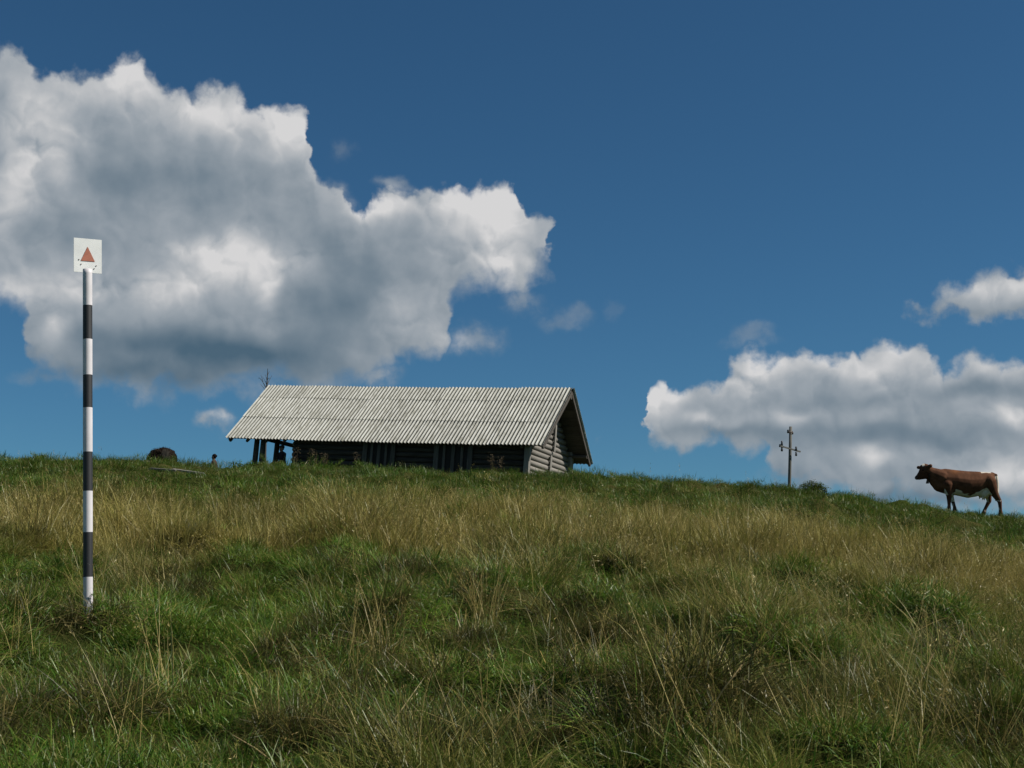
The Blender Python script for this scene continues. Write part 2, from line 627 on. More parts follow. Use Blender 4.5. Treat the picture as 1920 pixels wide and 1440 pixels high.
def roof_material():
    m, t_, b = new_mat('fibre_cement')
    tc = add(t_, 'ShaderNodeTexCoord')
    oi = add(t_, 'ShaderNodeObjectInfo')
    n1 = add(t_, 'ShaderNodeTexNoise', Scale=2.2, Detail=8.0, Roughness=0.7)
    n1.noise_dimensions = '4D'
    mul = add(t_, 'ShaderNodeMath', operation='MULTIPLY')
    mul.inputs[1].default_value = 50.0
    t_.links.new(oi.outputs['Random'], mul.inputs[0])
    t_.links.new(mul.outputs[0], n1.inputs['W'])
    mp = add(t_, 'ShaderNodeMapping')
    mp.inputs['Scale'].default_value = (2.5, 0.7, 1)
    t_.links.new(tc.outputs['Object'], mp.inputs[0])
    t_.links.new(mp.outputs[0], n1.inputs['Vector'])
    r1 = ramp_node(t_, n1.outputs['Fac'], ((0.33, (0.22, 0.215, 0.175)), (0.52, (0.44, 0.435, 0.395)), (0.75, (0.54, 0.535, 0.495))))
    # groove colour: settled lichen and dirt, plus painted shade of the raking sun
    sx_ = add(t_, 'ShaderNodeSeparateXYZ')
    t_.links.new(tc.outputs['Object'], sx_.inputs[0])
    gr = add(t_, 'ShaderNodeMapRange')
    gr.inputs[1].default_value = 0.004
    gr.inputs[2].default_value = -0.032
    t_.links.new(sx_.outputs[2], gr.inputs[0])
    gm = add(t_, 'ShaderNodeMath', operation='MULTIPLY')
    t_.links.new(gr.outputs[0], gm.inputs[0])
    t_.links.new(n1.outputs['Fac'], gm.inputs[1])
    gm2 = add(t_, 'ShaderNodeMath', operation='MULTIPLY', use_clamp=True)
    gm2.inputs[1].default_value = 2.2
    t_.links.new(gm.outputs[0], gm2.inputs[0])
    gx2 = add(t_, 'ShaderNodeMix', data_type='RGBA')
    t_.links.new(gm2.outputs[0], gx2.inputs[0])
    t_.links.new(r1.outputs[0], gx2.inputs[6])
    gx2.inputs[7].default_value = (0.10, 0.095, 0.066, 1)
    r1 = gx2
    hv = add(t_, 'ShaderNodeHueSaturation')
    mr = add(t_, 'ShaderNodeMapRange')
    mr.inputs[3].default_value = 0.9
    mr.inputs[4].default_value = 1.06
    t_.links.new(oi.outputs['Random'], mr.inputs[0])
    t_.links.new(mr.outputs[0], hv.inputs['Value'])
    t_.links.new(r1.outputs[2], hv.inputs['Color'])
    t_.links.new(hv.outputs[0], b.inputs['Base Color'])
    b.inputs['Roughness'].default_value = 0.85
    b.inputs['Specular IOR Level'].default_value = 0.25
    return m


M_ROOF = roof_material()


def plain(name, col, rough=0.7, var=0.15, scale=6.0, spec=0.3, metal=0.0, bump=0.0):
    m, t_, b = new_mat(name)
    tc = add(t_, 'ShaderNodeTexCoord')
    n1 = add(t_, 'ShaderNodeTexNoise', Scale=scale, Detail=6.0, Roughness=0.65)
    t_.links.new(tc.outputs['Object'], n1.inputs['Vector'])
    lo = tuple(c * (1 - var) for c in col)
    hi = tuple(min(1, c * (1 + var)) for c in col)
    r1 = ramp_node(t_, n1.outputs['Fac'], ((0.3, lo), (0.7, hi)))
    t_.links.new(r1.outputs[0], b.inputs['Base Color'])
    b.inputs['Roughness'].default_value = rough
    b.inputs['Specular IOR Level'].default_value = spec
    b.inputs['Metallic'].default_value = metal
    if bump:
        bp = add(t_, 'ShaderNodeBump', Strength=bump, Distance=0.03)
        t_.links.new(n1.outputs['Fac'], bp.inputs['Height'])
        t_.links.new(bp.outputs[0], b.inputs['Normal'])
    return m


def chipped(name, col, chip, thr, scale=60.0, rough=0.55):
    """Paint with small chips and rust specks."""
    m, t_, b = new_mat(name)
    tc = add(t_, 'ShaderNodeTexCoord')
    n1 = add(t_, 'ShaderNodeTexNoise', Scale=scale, Detail=4.0, Roughness=0.6)
    n2 = add(t_, 'ShaderNodeTexNoise', Scale=7.0, Detail=5.0, Roughness=0.6)
    for n in (n1, n2):
        t_.links.new(tc.outputs['Object'], n.inputs['Vector'])
    am = add(t_, 'ShaderNodeMath', operation='ADD')
    ms = add(t_, 'ShaderNodeMath', operation='MULTIPLY')
    ms.inputs[1].default_value = 0.5
    t_.links.new(n2.outputs['Fac'], ms.inputs[0])
    t_.links.new(n1.outputs['Fac'], am.inputs[0])
    t_.links.new(ms.outputs[0], am.inputs[1])
    lo = tuple(c * 0.84 for c in col)
    base = ramp_node(t_, n2.outputs['Fac'], ((0.3, lo), (0.65, col)))
    fac = ramp_node(t_, am.outputs[0], ((thr, (0, 0, 0)), (thr + 0.03, (1, 1, 1))))
    mx = add(t_, 'ShaderNodeMix', data_type='RGBA')
    t_.links.new(fac.outputs[0], mx.inputs[0])
    t_.links.new(base.outputs[0], mx.inputs[6])
    mx.inputs[7].default_value = (*chip, 1)
    t_.links.new(mx.outputs[2], b.inputs['Base Color'])
    b.inputs['Roughness'].default_value = rough
    return m


M_WHITE = chipped('white_paint', (0.62, 0.585, 0.59), (0.20, 0.11, 0.08), 0.955)
M_BLACK = chipped('black_paint', (0.020, 0.019, 0.020), (0.09, 0.085, 0.08), 0.95)
M_SIGN = chipped('sign_enamel', (0.76, 0.76, 0.73), (0.22, 0.14, 0.08), 0.995, scale=40)
M_RED = plain('faded_red_paint', (0.38, 0.135, 0.085), 0.6, 0.16, 18.0)
M_RUST = plain('rusty_metal', (0.09, 0.055, 0.04), 0.7, 0.3, 60.0)
M_INSUL = plain('dark_ceramic', (0.03, 0.026, 0.024), 0.35, 0.2, 20.0, 0.5)
M_DARK = plain('dark_opening', (0.02, 0.018, 0.016), 0.9, 0.2, 4.0)
M_STONE = plain('pale_stone', (0.33, 0.31, 0.28), 0.9, 0.3, 7.0, bump=0.4)


def coat_material():
    m, t_, b = new_mat('painted_coat')
    a = add(t_, 'ShaderNodeAttribute')
    a.attribute_name = 'coat'
    tc = add(t_, 'ShaderNodeTexCoord')
    n1 = add(t_, 'ShaderNodeTexNoise', Scale=14.0, Detail=5.0)
    t_.links.new(tc.outputs['Object'], n1.inputs['Vector'])
    hv = add(t_, 'ShaderNodeHueSaturation')
    mr = add(t_, 'ShaderNodeMapRange')
    mr.inputs[3].default_value = 0.75
    mr.inputs[4].default_value = 1.25
    t_.links.new(n1.outputs['Fac'], mr.inputs[0])
    t_.links.new(mr.outputs[0], hv.inputs['Value'])
    t_.links.new(a.outputs['Color'], hv.inputs['Color'])
    t_.links.new(hv.outputs[0], b.inputs['Base Color'])
    b.inputs['Roughness'].default_value = 0.85
    b.inputs['Specular IOR Level'].default_value = 0.06
    return m


M_COAT = coat_material()


def grass_material(name, translucent=0.3):
    """Blade colour from the clump, varied per plant by the scattered attributes."""
    m, t_, b = new_mat(name)
    t_.nodes.remove(b)
    out = [n for n in t_.nodes if n.type == 'OUTPUT_MATERIAL'][0]
    a = add(t_, 'ShaderNodeAttribute')
    a.attribute_name = 'blade'
    ti = add(t_, 'ShaderNodeAttribute')
    ti.attribute_type = 'INSTANCER'
    ti.attribute_name = 'tint'
    dr = add(t_, 'ShaderNodeAttribute')
    dr.attribute_type = 'INSTANCER'
    dr.attribute_name = 'dry'
    mx = add(t_, 'ShaderNodeMix', data_type='RGBA')
    t_.links.new(dr.outputs['Fac'], mx.inputs[0])
    t_.links.new(a.outputs['Color'], mx.inputs[6])
    mx.inputs[7].default_value = (0.33, 0.265, 0.072, 1)
    hv = add(t_, 'ShaderNodeHueSaturation')
    t_.links.new(ti.outputs['Fac'], hv.inputs['Value'])
    t_.links.new(mx.outputs[2], hv.inputs['Color'])
    d = add(t_, 'ShaderNodeBsdfDiffuse')
    tr = add(t_, 'ShaderNodeBsdfTranslucent')
    gl = add(t_, 'ShaderNodeBsdfGlossy', Roughness=0.42)
    gl.inputs['Color'].default_value = (0.6, 0.6, 0.55, 1)
    m1_ = add(t_, 'ShaderNodeMixShader')
    m1_.inputs[0].default_value = translucent
    m2_ = add(t_, 'ShaderNodeMixShader')
    m2_.inputs[0].default_value = 0.035
    for n in (d, tr):
        t_.links.new(hv.outputs[0], n.inputs['Color'])
    t_.links.new(d.outputs[0], m1_.inputs[1])
    t_.links.new(tr.outputs[0], m1_.inputs[2])
    t_.links.new(m1_.outputs[0], m2_.inputs[1])
    t_.links.new(gl.outputs[0], m2_.inputs[2])
    t_.links.new(m2_.outputs[0], out.inputs['Surface'])
    return m


M_GRASS = grass_material('grass_blades')


def leaf_material(name, col, var=0.25):
    m, t_, b = new_mat(name)
    t_.nodes.remove(b)
    out = [n for n in t_.nodes if n.type == 'OUTPUT_MATERIAL'][0]
    a = add(t_, 'ShaderNodeAttribute')
    a.attribute_name = 'coat'
    d = add(t_, 'ShaderNodeBsdfDiffuse')
    tr = add(t_, 'ShaderNodeBsdfTranslucent')
    m1_ = add(t_, 'ShaderNodeMixShader')
    m1_.inputs[0].default_value = 0.3
    for n in (d, tr):
        t_.links.new(a.outputs['Color'], n.inputs['Color'])
    t_.links.new(d.outputs[0], m1_.inputs[1])
    t_.links.new(tr.outputs[0], m1_.inputs[2])
    t_.links.new(m1_.outputs[0], out.inputs['Surface'])
    return m


M_LEAF = leaf_material('plant_leaves', (0.06, 0.12, 0.02))


def ground_material():
    m, t_, b = new_mat('meadow_soil')
    tc = add(t_, 'ShaderNodeTexCoord')
    n1 = add(t_, 'ShaderNodeTexNoise', Scale=0.5, Detail=9.0, Roughness=0.68)
    n2 = add(t_, 'ShaderNodeTexNoise', Scale=45.0, Detail=8.0, Roughness=0.75)
    for n in (n1, n2):
        t_.links.new(tc.outputs['Object'], n.inputs['Vector'])
    r1 = ramp_node(t_, n1.outputs['Fac'], ((0.32, (0.030, 0.050, 0.010)), (0.52, (0.055, 0.066, 0.017)), (0.7, (0.10, 0.080, 0.032))))
    r2 = ramp_node(t_, n2.outputs['Fac'], ((0.38, (0.35, 0.35, 0.35)), (0.62, (1.3, 1.3, 1.3))))
    mx = add(t_, 'ShaderNodeMix', data_type='RGBA', blend_type='MULTIPLY')
    mx.inputs[0].default_value = 1.0
    t_.links.new(r1.outputs[0], mx.inputs[6])
    t_.links.new(r2.outputs[0], mx.inputs[7])
    t_.links.new(mx.outputs[2], b.inputs['Base Color'])
    b.inputs['Roughness'].default_value = 1.0
    b.inputs['Specular IOR Level'].default_value = 0.0
    bp = add(t_, 'ShaderNodeBump', Strength=0.8, Distance=0.06)
    t_.links.new(n2.outputs['Fac'], bp.inputs['Height'])
    t_.links.new(bp.outputs[0], b.inputs['Normal'])
    return m


M_GROUND = ground_material()

# ------------------------------------------------------------------ ground sheet
def axis(neg, pos, fine_lo, fine_hi, step):
    a = list(np.arange(fine_lo, fine_hi, step))
    s, p = step, fine_hi
    while p < pos:
        a.append(p)
        s *= 1.16
        p += s
    a.append(pos)
    s, p = step, fine_lo
    while p > neg:
        s *= 1.16
        p -= s
        a.insert(0, p)
    return np.array(a)


gx = axis(-3500, 3500, -26, 26, 0.17)
gy = axis(-800, 5000, 2.5, 50, 0.17)
GX, GY = np.meshgrid(gx, gy)
GZ = ground(GX, GY)
gv = np.stack([GX.ravel(), GY.ravel(), GZ.ravel()], 1)
nx, ny = len(gx), len(gy)
ii, jj = np.meshgrid(np.arange(nx - 1), np.arange(ny - 1))
b0 = (jj * nx + ii).ravel()
gf = np.stack([b0, b0 + 1, b0 + nx + 1, b0 + nx], 1)
gme = bpy.data.meshes.new('meadow_ground')
gme.vertices.add(len(gv))
gme.vertices.foreach_set('co', gv.ravel())
gme.loops.add(gf.size)
gme.loops.foreach_set('vertex_index', gf.ravel())
gme.polygons.add(len(gf))
gme.polygons.foreach_set('loop_start', np.arange(0, gf.size, 4))
gme.polygons.foreach_set('loop_total', np.full(len(gf), 4))
gme.polygons.foreach_set('use_smooth', np.ones(len(gf), bool))
gme.update()
gme.validate()
gme.materials.append(M_GROUND)
gob = link(bpy.data.objects.new('meadow_ground', gme))
tag(gob, 'rolling hill pasture rising to a grassy crest', None, None, 'structure')

# ------------------------------------------------------------------ the herder's hut
HUT_L, HUT_W, SLOPE = 14.28, 5.96, R(42)
HUT_H = HUT_W / 2 * math.tan(SLOPE)
hut = empty('log_hut', (0, 0, 0), 'long low log hut with a pale corrugated roof standing on the crest', 'hut')
hut_M = Matrix.Translation((-4.323, 60.0, 6.724 + EYE)) @ Matrix.Rotation(R(4.0), 4, 'Y') @ Matrix.Rotation(-0.3704, 4, 'Z')
hut.matrix_world = hut_M
HL, HW = HUT_L / 2, HUT_W / 2


def hut_point(x, y, z):
    return hut_M @ Vector((x, y, z))


# corrugated sheets: each one a part; local x along the roof, y down the slope
def sheet_mesh(width, length, waves, name):
    seg = waves * 6
    v, f = [], []
    for layer in (0.0, -0.007):
        for yy in (0.0, length):
            for i in range(seg + 1):
                x = -width / 2 + (width + 0.02) * i / seg
                v.append((x, yy, 0.034 * math.cos(2 * math.pi * i / 6) + layer))
    n = seg + 1
    for i in range(seg):
        f.append((i, n + i, n + i + 1, i + 1))
        f.append((2 * n + i, 2 * n + i + 1, 3 * n + i + 1, 3 * n + i))
        f.append((i, i + 1, 2 * n + i + 1, 2 * n + i))
        f.append((n + i, 3 * n + i, 3 * n + i + 1, n + i + 1))
    f.append((0, 2 * n, 3 * n, n))
    f.append((n - 1, 2 * n - 1, 4 * n - 1, 3 * n - 1))
    me = bpy.data.meshes.new(name)
    me.from_pydata(v, [], f)
    me.materials.append(M_ROOF)
    me.update()
    return me


SL_LEN = HW / math.cos(SLOPE)
N_SHEETS = 13
SH_W = HUT_L / N_SHEETS
me_top = sheet_mesh(SH_W, 0.98, 7, 'roof_sheet')
me_mid = sheet_mesh(SH_W, 1.72, 7, 'roof_sheet')
me_low = sheet_mesh(SH_W, 1.74, 7, 'roof_sheet')
courses = ((me_top, 0.0, 0.045), (me_mid, 0.80, 0.030), (me_low, 2.36, 0.012))
for side in (-1, 1):
    for (me, start, lift) in courses:
        for i in range(N_SHEETS):
            if side == 1 and me is me_low and i < 3:
                continue                                   # the porch has a shorter rear slope
            o = bpy.data.objects.new('roof_sheet', me)
            link(o)
            o.parent = hut
            x = -HL + SH_W * (i + 0.5)
            jit = random.uniform(-0.012, 0.02)
            s0 = start + (jit if start > 0 else 0)
            lift2 = lift + random.uniform(0, 0.006)
            yy = side * s0 * math.cos(SLOPE)
            zz = HUT_H - s0 * math.sin(SLOPE)
            nrm = Vector((0, side * math.sin(SLOPE), math.cos(SLOPE)))
            ydir = Vector((0, side * math.cos(SLOPE), -math.sin(SLOPE)))
            xdir = ydir.cross(nrm)
            M = Matrix((xdir, ydir, nrm)).transposed().to_4x4()
            sag = 0.05 * math.sin((x + HL) / HUT_L * math.pi) + 0.012 * math.sin(x * 1.9)
            M.translation = Vector((x, yy, zz)) + nrm * (lift2 + 0.05 - sag)
            o.matrix_local = M @ Matrix.Rotation(random.uniform(-0.0025, 0.0025), 4, 'Z') @ Matrix.Rotation(random.uniform(-0.003, 0.001), 4, 'X')


def hut_box(name, c, s, mat, parent=None, rot=None, jitter=0.004):
    v, f = box_data((0, 0, 0), s, jitter)
    o = mesh(name, v, f, mat, parent or hut)
    o.location = c
    if rot:
        o.rotation_euler = rot
    return o


def hut_log(name, a, b, r, mat=None, parent=None):
    a, b = Vector(a), Vector(b)
    n = 5
    pts = [a.lerp(b, i / (n - 1)) + Vector((0, random.uniform(-.006, .006), random.uniform(-.008, .008))) for i in range(n)]
    rad = [r * random.uniform(0.93, 1.04) for _ in range(n)]
    v, f = tube_data(pts, rad, 10)
    return mesh(name, v, f, mat or M_LOG, parent or hut, True)


# rafters, purlins, barge boards
for i in range(17):
    x = -HL + 0.08 + (HUT_L - 0.16) * i / 16
    for side in (-1, 1):
        ln = SL_LEN - 0.06 if not (side == 1 and x < -HL + 3.0) else 2.55
        c = Vector((x, side * ln / 2 * math.cos(SLOPE), HUT_H - 0.13 - ln / 2 * math.sin(SLOPE)))
        hut_box('rafter', c, (0.09, ln, 0.12), M_BEAM, rot=(-side * SLOPE, 0, 0))
for side in (-1, 1):
    for d in (0.12, 0.85, 1.6, 2.45, 3.2, 3.85):
        x0 = -HL + 0.05 if not (side == 1 and d > 2.5) else -HL + 3.0
        c = Vector(((x0 + HL - 0.05) / 2, side * d * math.cos(SLOPE), HUT_H - 0.045 - d * math.sin(SLOPE)))
        hut_box('purlin', c, (HL - 0.05 - x0, 0.10, 0.045), M_BEAM, rot=(-side * SLOPE, 0, 0))
for side in (-1, 1):
    ln = SL_LEN - 0.05
    c = Vector((HL - 0.10, side * ln / 2 * math.cos(SLOPE), HUT_H - 0.11 - ln / 2 * math.sin(SLOPE)))
    hut_box('barge_board', c, (0.03, ln, 0.05), M_PLANK, rot=(-side * SLOPE, 0, 0))
# boarding under the overhang of the rear slope, one board beside the next
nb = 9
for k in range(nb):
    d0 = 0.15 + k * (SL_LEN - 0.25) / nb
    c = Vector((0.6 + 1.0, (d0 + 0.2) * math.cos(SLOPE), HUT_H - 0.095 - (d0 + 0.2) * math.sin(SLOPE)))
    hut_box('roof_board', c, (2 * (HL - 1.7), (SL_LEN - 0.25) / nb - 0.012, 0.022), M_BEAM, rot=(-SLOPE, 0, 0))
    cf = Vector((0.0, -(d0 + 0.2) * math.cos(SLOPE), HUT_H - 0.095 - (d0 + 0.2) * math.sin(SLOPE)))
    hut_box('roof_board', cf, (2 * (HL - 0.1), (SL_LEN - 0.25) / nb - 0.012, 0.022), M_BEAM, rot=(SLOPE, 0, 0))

# log walls
WX0, WX1, WY = -HL + 3.0, HL - 0.92, HW - 0.5
WALL_TOP = 0.5 * math.tan(SLOPE) - 0.12
LOG_R, LOG_P, BASE = 0.118, 0.218, -2.1
nrow = int((WALL_TOP - BASE) / LOG_P)
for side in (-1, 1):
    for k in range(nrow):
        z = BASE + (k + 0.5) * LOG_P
        hut_log('wall_log', (WX0, side * WY, z), (WX1, side * WY, z), LOG_R, M_SHADELOG)
for gx_, nm in ((WX0, 'left'), (WX1, 'right')):
    for k in range(nrow + 12):
        z = BASE + (k + 0.95) * LOG_P
        half = min(WY + 0.02, (HUT_H - 0.30 - z) / math.tan(SLOPE))
        if half < 0.15:
            break
        if gx_ == WX1:
            hut_log('gable_log', (gx_, -half, z), (gx_, half, z), LOG_R * 0.98)
        else:
            hut_log('gable_log', (gx_, -half, z), (gx_, half, z), LOG_R * 0.98, M_LOG)
# vertical boards on the gable
hut_box('corner_board', (WX1 + 0.10, -WY - 0.06, -1.10), (0.20, 0.22, 2.3), M_PLANK)
hut_box('corner_board', (WX1 + 0.10, WY + 0.06, -0.85), (0.20, 0.26, 2.5), M_PLANK)
hut_box('gable_batten', (WX1 + 0.17, -0.05, -1.05), (0.05, 0.17, 2.0), M_PLANK)
hut_box('gable_batten', (WX1 + 0.17, 0.28, 0.72), (0.05, 0.15, 1.15), M_PLANK)
v, f = tube_data([(WX1 - 0.1, 0, HUT_H - 0.32), (HL - 0.05, 0, HUT_H - 0.32)], [0.09, 0.09], 8)
mesh('ridge_beam', v, f, M_BEAM, hut)
for side in (-1, 1):
    v, f = tube_data([(WX0 - 2.9 if side < 0 else WX0, side * WY, WALL_TOP - 0.10), (HL - 0.06, side * WY, WALL_TOP - 0.10)], [0.09, 0.085], 8)
    mesh('wall_plate', v, f, M_BEAM, hut)
# porch: posts, tie beam, floor boards
for (x, y, lean) in ((-HL + 1.13, -WY, 0.0), (-HL + 1.43, -WY + 0.02, 0.01), (-HL + 1.2, -0.95, 0.0)):
    v, f = tube_data([(0, 0, 0), (0.01, 0, 1.2), (0.02, 0, 2.5)], [0.125, 0.12, 0.11], 8)
    o = mesh('porch_post', v, f, M_BEAM, hut, True)
    o.location = (x, y, -2.15)
v, f = tube_data([(-HL + 1.16, -WY - 0.05, 0.12), (-HL + 1.16, 0.5, 0.14)], [0.10, 0.09], 8)
mesh('tie_beam', v, f, M_BEAM, hut)
v, f = tube_data([(WX0 - 0.12, -WY - 0.05, 0.14), (WX0 - 0.12, WY + 0.1, 0.14)], [0.10, 0.10], 8)
mesh('tie_beam', v, f, M_BEAM, hut)
for k in range(8):
    hut_box('floor_board', (-HL + 2.0, -WY + 0.3 + k * 0.64, -1.62), (2.0, 0.6, 0.05), M_BEAM)
for xk in (-HL + 0.10, -HL + 0.92, -HL + 1.85):
    v, f = tube_data([(xk, -HW + 0.50, 0.26), (xk, -HW + 0.07, -0.13)], [0.065, 0.06], 8)
    mesh('rafter_end', v, f, M_BEAM, hut)


# two barred openings in the front wall
def opening(x0, x1):
    yb = -WY - LOG_R
    w = hut_box('window', ((x0 + x1) / 2, yb - 0.012, -0.72), (x1 - x0, 0.03, 1.62), M_DARK)
    kids = []
    for x in (x0 + 0.10, x1 - 0.10):
        kids.append(('jamb', x, 0.20))
    n = 3
    for k in range(n):
        kids.append(('slat', x0 + 0.25 + (x1 - x0 - 0.5) * (k + 0.5) / n, 0.10 if k != 1 else 0.14))
    for nm, x, wd in kids:
        v, f = box_data((0, 0, 0), (wd, 0.05, 1.66), 0.006)
        o = mesh(nm, v, f, M_SHUT, w)
        o.location = (x - (x0 + x1) / 2, -0.045, 0.0)
    v, f = box_data((0, 0, 0), (x1 - x0, 0.06, 0.12), 0.006)
    o = mesh('lintel', v, f, M_SHUT, w)
    o.location = (0, -0.05, 0.89)


opening(-0.85, 0.62)
opening(2.35, 4.02)
# plank step lying against the gable foot
plank = mesh('foundation_plank', *box_data((0, 0, 0), (2.3, 0.3, 0.16), 0.01), M_PLANK)
p_a, p_b = at(986, 888, 57.2), at(1080, 891, 57.6)
plank.location = (p_a + p_b) / 2
plank.rotation_euler = (0, math.atan2(p_a.z - p_b.z, p_b.x - p_a.x), 0.05)
plank.scale = ((p_b - p_a).length / 2.3, 1, 1)
tag(plank, 'grey wooden sill plank lying along the foot of the hut gable', 'plank')

# ------------------------------------------------------------------ marker post with sign
mp_base = ground_at(165, 1160)
MP_D = mp_base.y
post = empty('trail_marker_post', mp_base, 'tall black and white banded trail marker post carrying a triangle sign', 'marker post')
pm = FPX / MP_D * 1.0
top_pt = at(164.5, 506, MP_D - 0.02)
foot_pt = at(165.5, 1150, MP_D)
axis_v = top_pt - foot_pt
post.rotation_euler = axis_v.to_track_quat('Z', 'Y').to_euler()
post.rotation_euler = (axis_v.normalized().to_track_quat('Z', 'X')).to_euler()
LP = axis_v.length
bands = [(1205, 1084, 'w'), (1084, 1002, 'b'), (1002, 926, 'w'), (926, 853, 'b'), (853, 770, 'w'), (770, 708, 'b'),
         (708, 640, 'w'), (640, 575, 'b'), (575, 505, 'w')]
PR = 17.6 / 2 / pm


def along(py):
    return (1150 - py) / (1150 - 506) * LP + (foot_pt - mp_base).dot(axis_v.normalized())


for (y0, y1, c) in bands:
    a, b_ = along(y0), along(y1)
    pts, rad = [], []
    n = 9
    v, f = [], []
    ns = 28
    wav = [random.uniform(-0.004, 0.004) for _ in range(ns)]
    for i in range(n):
        tt = i / (n - 1)
        for k in range(ns):
            th = 2 * math.pi * k / ns
            zz = a + (b_ - a) * tt
            v.append((PR * math.cos(th), PR * math.sin(th), zz))
    for i in range(n - 1):
        for k in range(ns):
            f.append((i * ns + k, i * ns + (k + 1) % ns, (i + 1) * ns + (k + 1) % ns, (i + 1) * ns + k))
    if y1 == 505:
        # slanted pipe end
        f.append(tuple((n - 1) * ns + k for k in range(ns)))
    o = mesh('white_band' if c == 'w' else 'black_band', v, f, M_WHITE if c == 'w' else M_BLACK, post, True)
# enamel plate on the front of the pipe top, turned a little to the right
post_iM = (Matrix.Translation(mp_base) @ post.rotation_euler.to_matrix().to_4x4()).inverted()
sc_c = at(164.5, 479.5, MP_D + 0.01 + PR)
plate_w, plate_h = 51 / pm * 1.05, 67 / pm
yaw = R(31)
sv, sf = box_data((0, 0, 0), (plate_w, 0.004, plate_h))
plate = mesh('sign_plate', sv, sf, M_SIGN, post)
pl_rot = Euler((0, R(-2.6), yaw)).to_matrix().to_4x4()
plate.matrix_local = post_iM @ (Matrix.Translation(sc_c) @ pl_rot)


def plate_part(name, verts2, y, th, mat):
    n = len(verts2)
    v = [(a, y - th, b) for a, b in verts2] + [(a, y, b) for a, b in verts2]
    f = [tuple(range(n)), tuple(range(2 * n - 1, n - 1, -1))] + [(i, n + i, n + (i + 1) % n, (i + 1) % n) for i in range(n)]
    return mesh(name, v, f, mat, plate)


u_ = 1 / pm
plate_part('triangle_mark', [(-13.5 * u_, -11.0 * u_), (13.5 * u_, -11.0 * u_), (-0.5 * u_, 17.5 * u_)], -0.0035, 0.0012, M_RED)
for (bx, bz) in ((-13, -18), (16, -19), (12, -25), (-17, -9)):
    plate_part('bolt', [(bx * u_ + 1.1 * u_ * math.cos(k * 1.047), bz * u_ + 1.1 * u_ * math.sin(k * 1.047)) for k in range(6)], -0.0035, 0.002, M_RUST)

# ------------------------------------------------------------------ utility pole on the crest
UP_D = 84.0
ub, ut = at(1479.5, 945, UP_D), at(1482.5, 800, UP_D)
upole = empty('utility_pole', ub, 'wooden utility pole with a crossarm and dark insulators on the skyline', 'utility pole')
uM = upole.matrix_world
us = FPX / UP_D
v, f = tube_data([(0, 0, -1.2), (0, 0, 0), (ut - ub) * 0.5, ut - ub], [0.11, 0.105, 0.095, 0.085], 12)
mesh('pole_shaft', v, f, M_POLE, upole, True)
a1, a2 = at(1462, 836.5, UP_D - 0.35) - ub, at(1500, 847.5, UP_D + 0.05) - ub
offs = Vector((0, -0.13, 0))
v, f = tube_data([a1 + offs, a2 + offs], [0.055, 0.055], 4, phase=math.pi / 4)
mesh('crossarm', v, f, M_POLE, upole)


def insulator(px, py, d, h, w=0.055):
    c = at(px, py, UP_D + d) - ub
    prof = [(0, 0.5), (0.12, 1.0), (0.3, 0.8), (0.42, 1.0), (0.58, 0.55), (0.75, 0.9), (0.9, 0.6), (1.0, 0.2)]
    pts = [c + Vector((0, 0, (t_ - 0.5) * h)) for t_, _ in prof]
    v_, f_ = tube_data(pts, [w * r for _, r in prof], 10)
    return mesh('insulator', v_, f_, M_INSUL, upole, True)


insulator(1466, 831, -0.42, 0.30, 0.07)
insulator(1466, 842, -0.42, 0.28, 0.07)
insulator(1492.7, 841, -0.2, 0.26, 0.07)
insulator(1492.7, 851, -0.2, 0.26, 0.07)
insulator(1462.5, 835.5, -0.36, 0.18, 0.07)
insulator(1477.8, 808.8, -0.2, 0.22, 0.08)
insulator(1486, 811.5, 0.1, 0.2, 0.055)
v, f = tube_data([at(1476, 809, UP_D - 0.2) - ub, at(1487, 811.5, UP_D - 0.1) - ub], [0.03, 0.03], 6)
mesh('crossarm', v, f, M_RUST, upole)

# ------------------------------------------------------------------ cow
COW_D = 42.0
cs = FPX / COW_D * 7.385                           # traced units per metre
cow_o = at(1660 + 1000 / 7.385, 840 + 800 / 7.385, COW_D)
cow = empty('cow', cow_o, 'red brown and white cow standing on the crest facing left', 'cow')


def C(zx, zy, lat=0.0):
    return Vector(((zx - 1000) / cs, lat, (800 - zy) / cs))


def c_r(r):
    return r / cs


parts = []
secs = [(655, 420, 84, 62), (700, 440, 122, 80), (760, 455, 158, 100), (850, 462, 178, 126), (1000, 482, 178, 146), (1150, 506, 188, 158), (1280, 498, 174, 152),
        (1400, 462, 130, 136), (1470, 448, 112, 114), (1508, 440, 90, 84), (1528, 435, 55, 50)]
v, f = [], []
ns = 22
for (x, zc, rz, ry) in secs:
    for k in range(ns):
        th = 2 * math.pi * k / ns
        cz = math.sin(th)
        wy = math.cos(th) * (0.9 if cz > 0.3 else 1.0)
        p = C(x, zc - cz * rz)
        v.append((p.x, wy * c_r(ry), p.z))
for i in range(len(secs) - 1):
    for k in range(ns):
        f.append((i * ns + k, i * ns + (k + 1) % ns, (i + 1) * ns + (k + 1) % ns, (i + 1) * ns + k))
f.append(tuple(range(ns - 1, -1, -1)))
f.append(tuple((len(secs) - 1) * ns + k for k in range(ns)))
parts.append((v, f))


def cc(a, b, ra, rb):
    parts.append(capsule_data(C(*a), C(*b), c_r(ra), c_r(rb)))


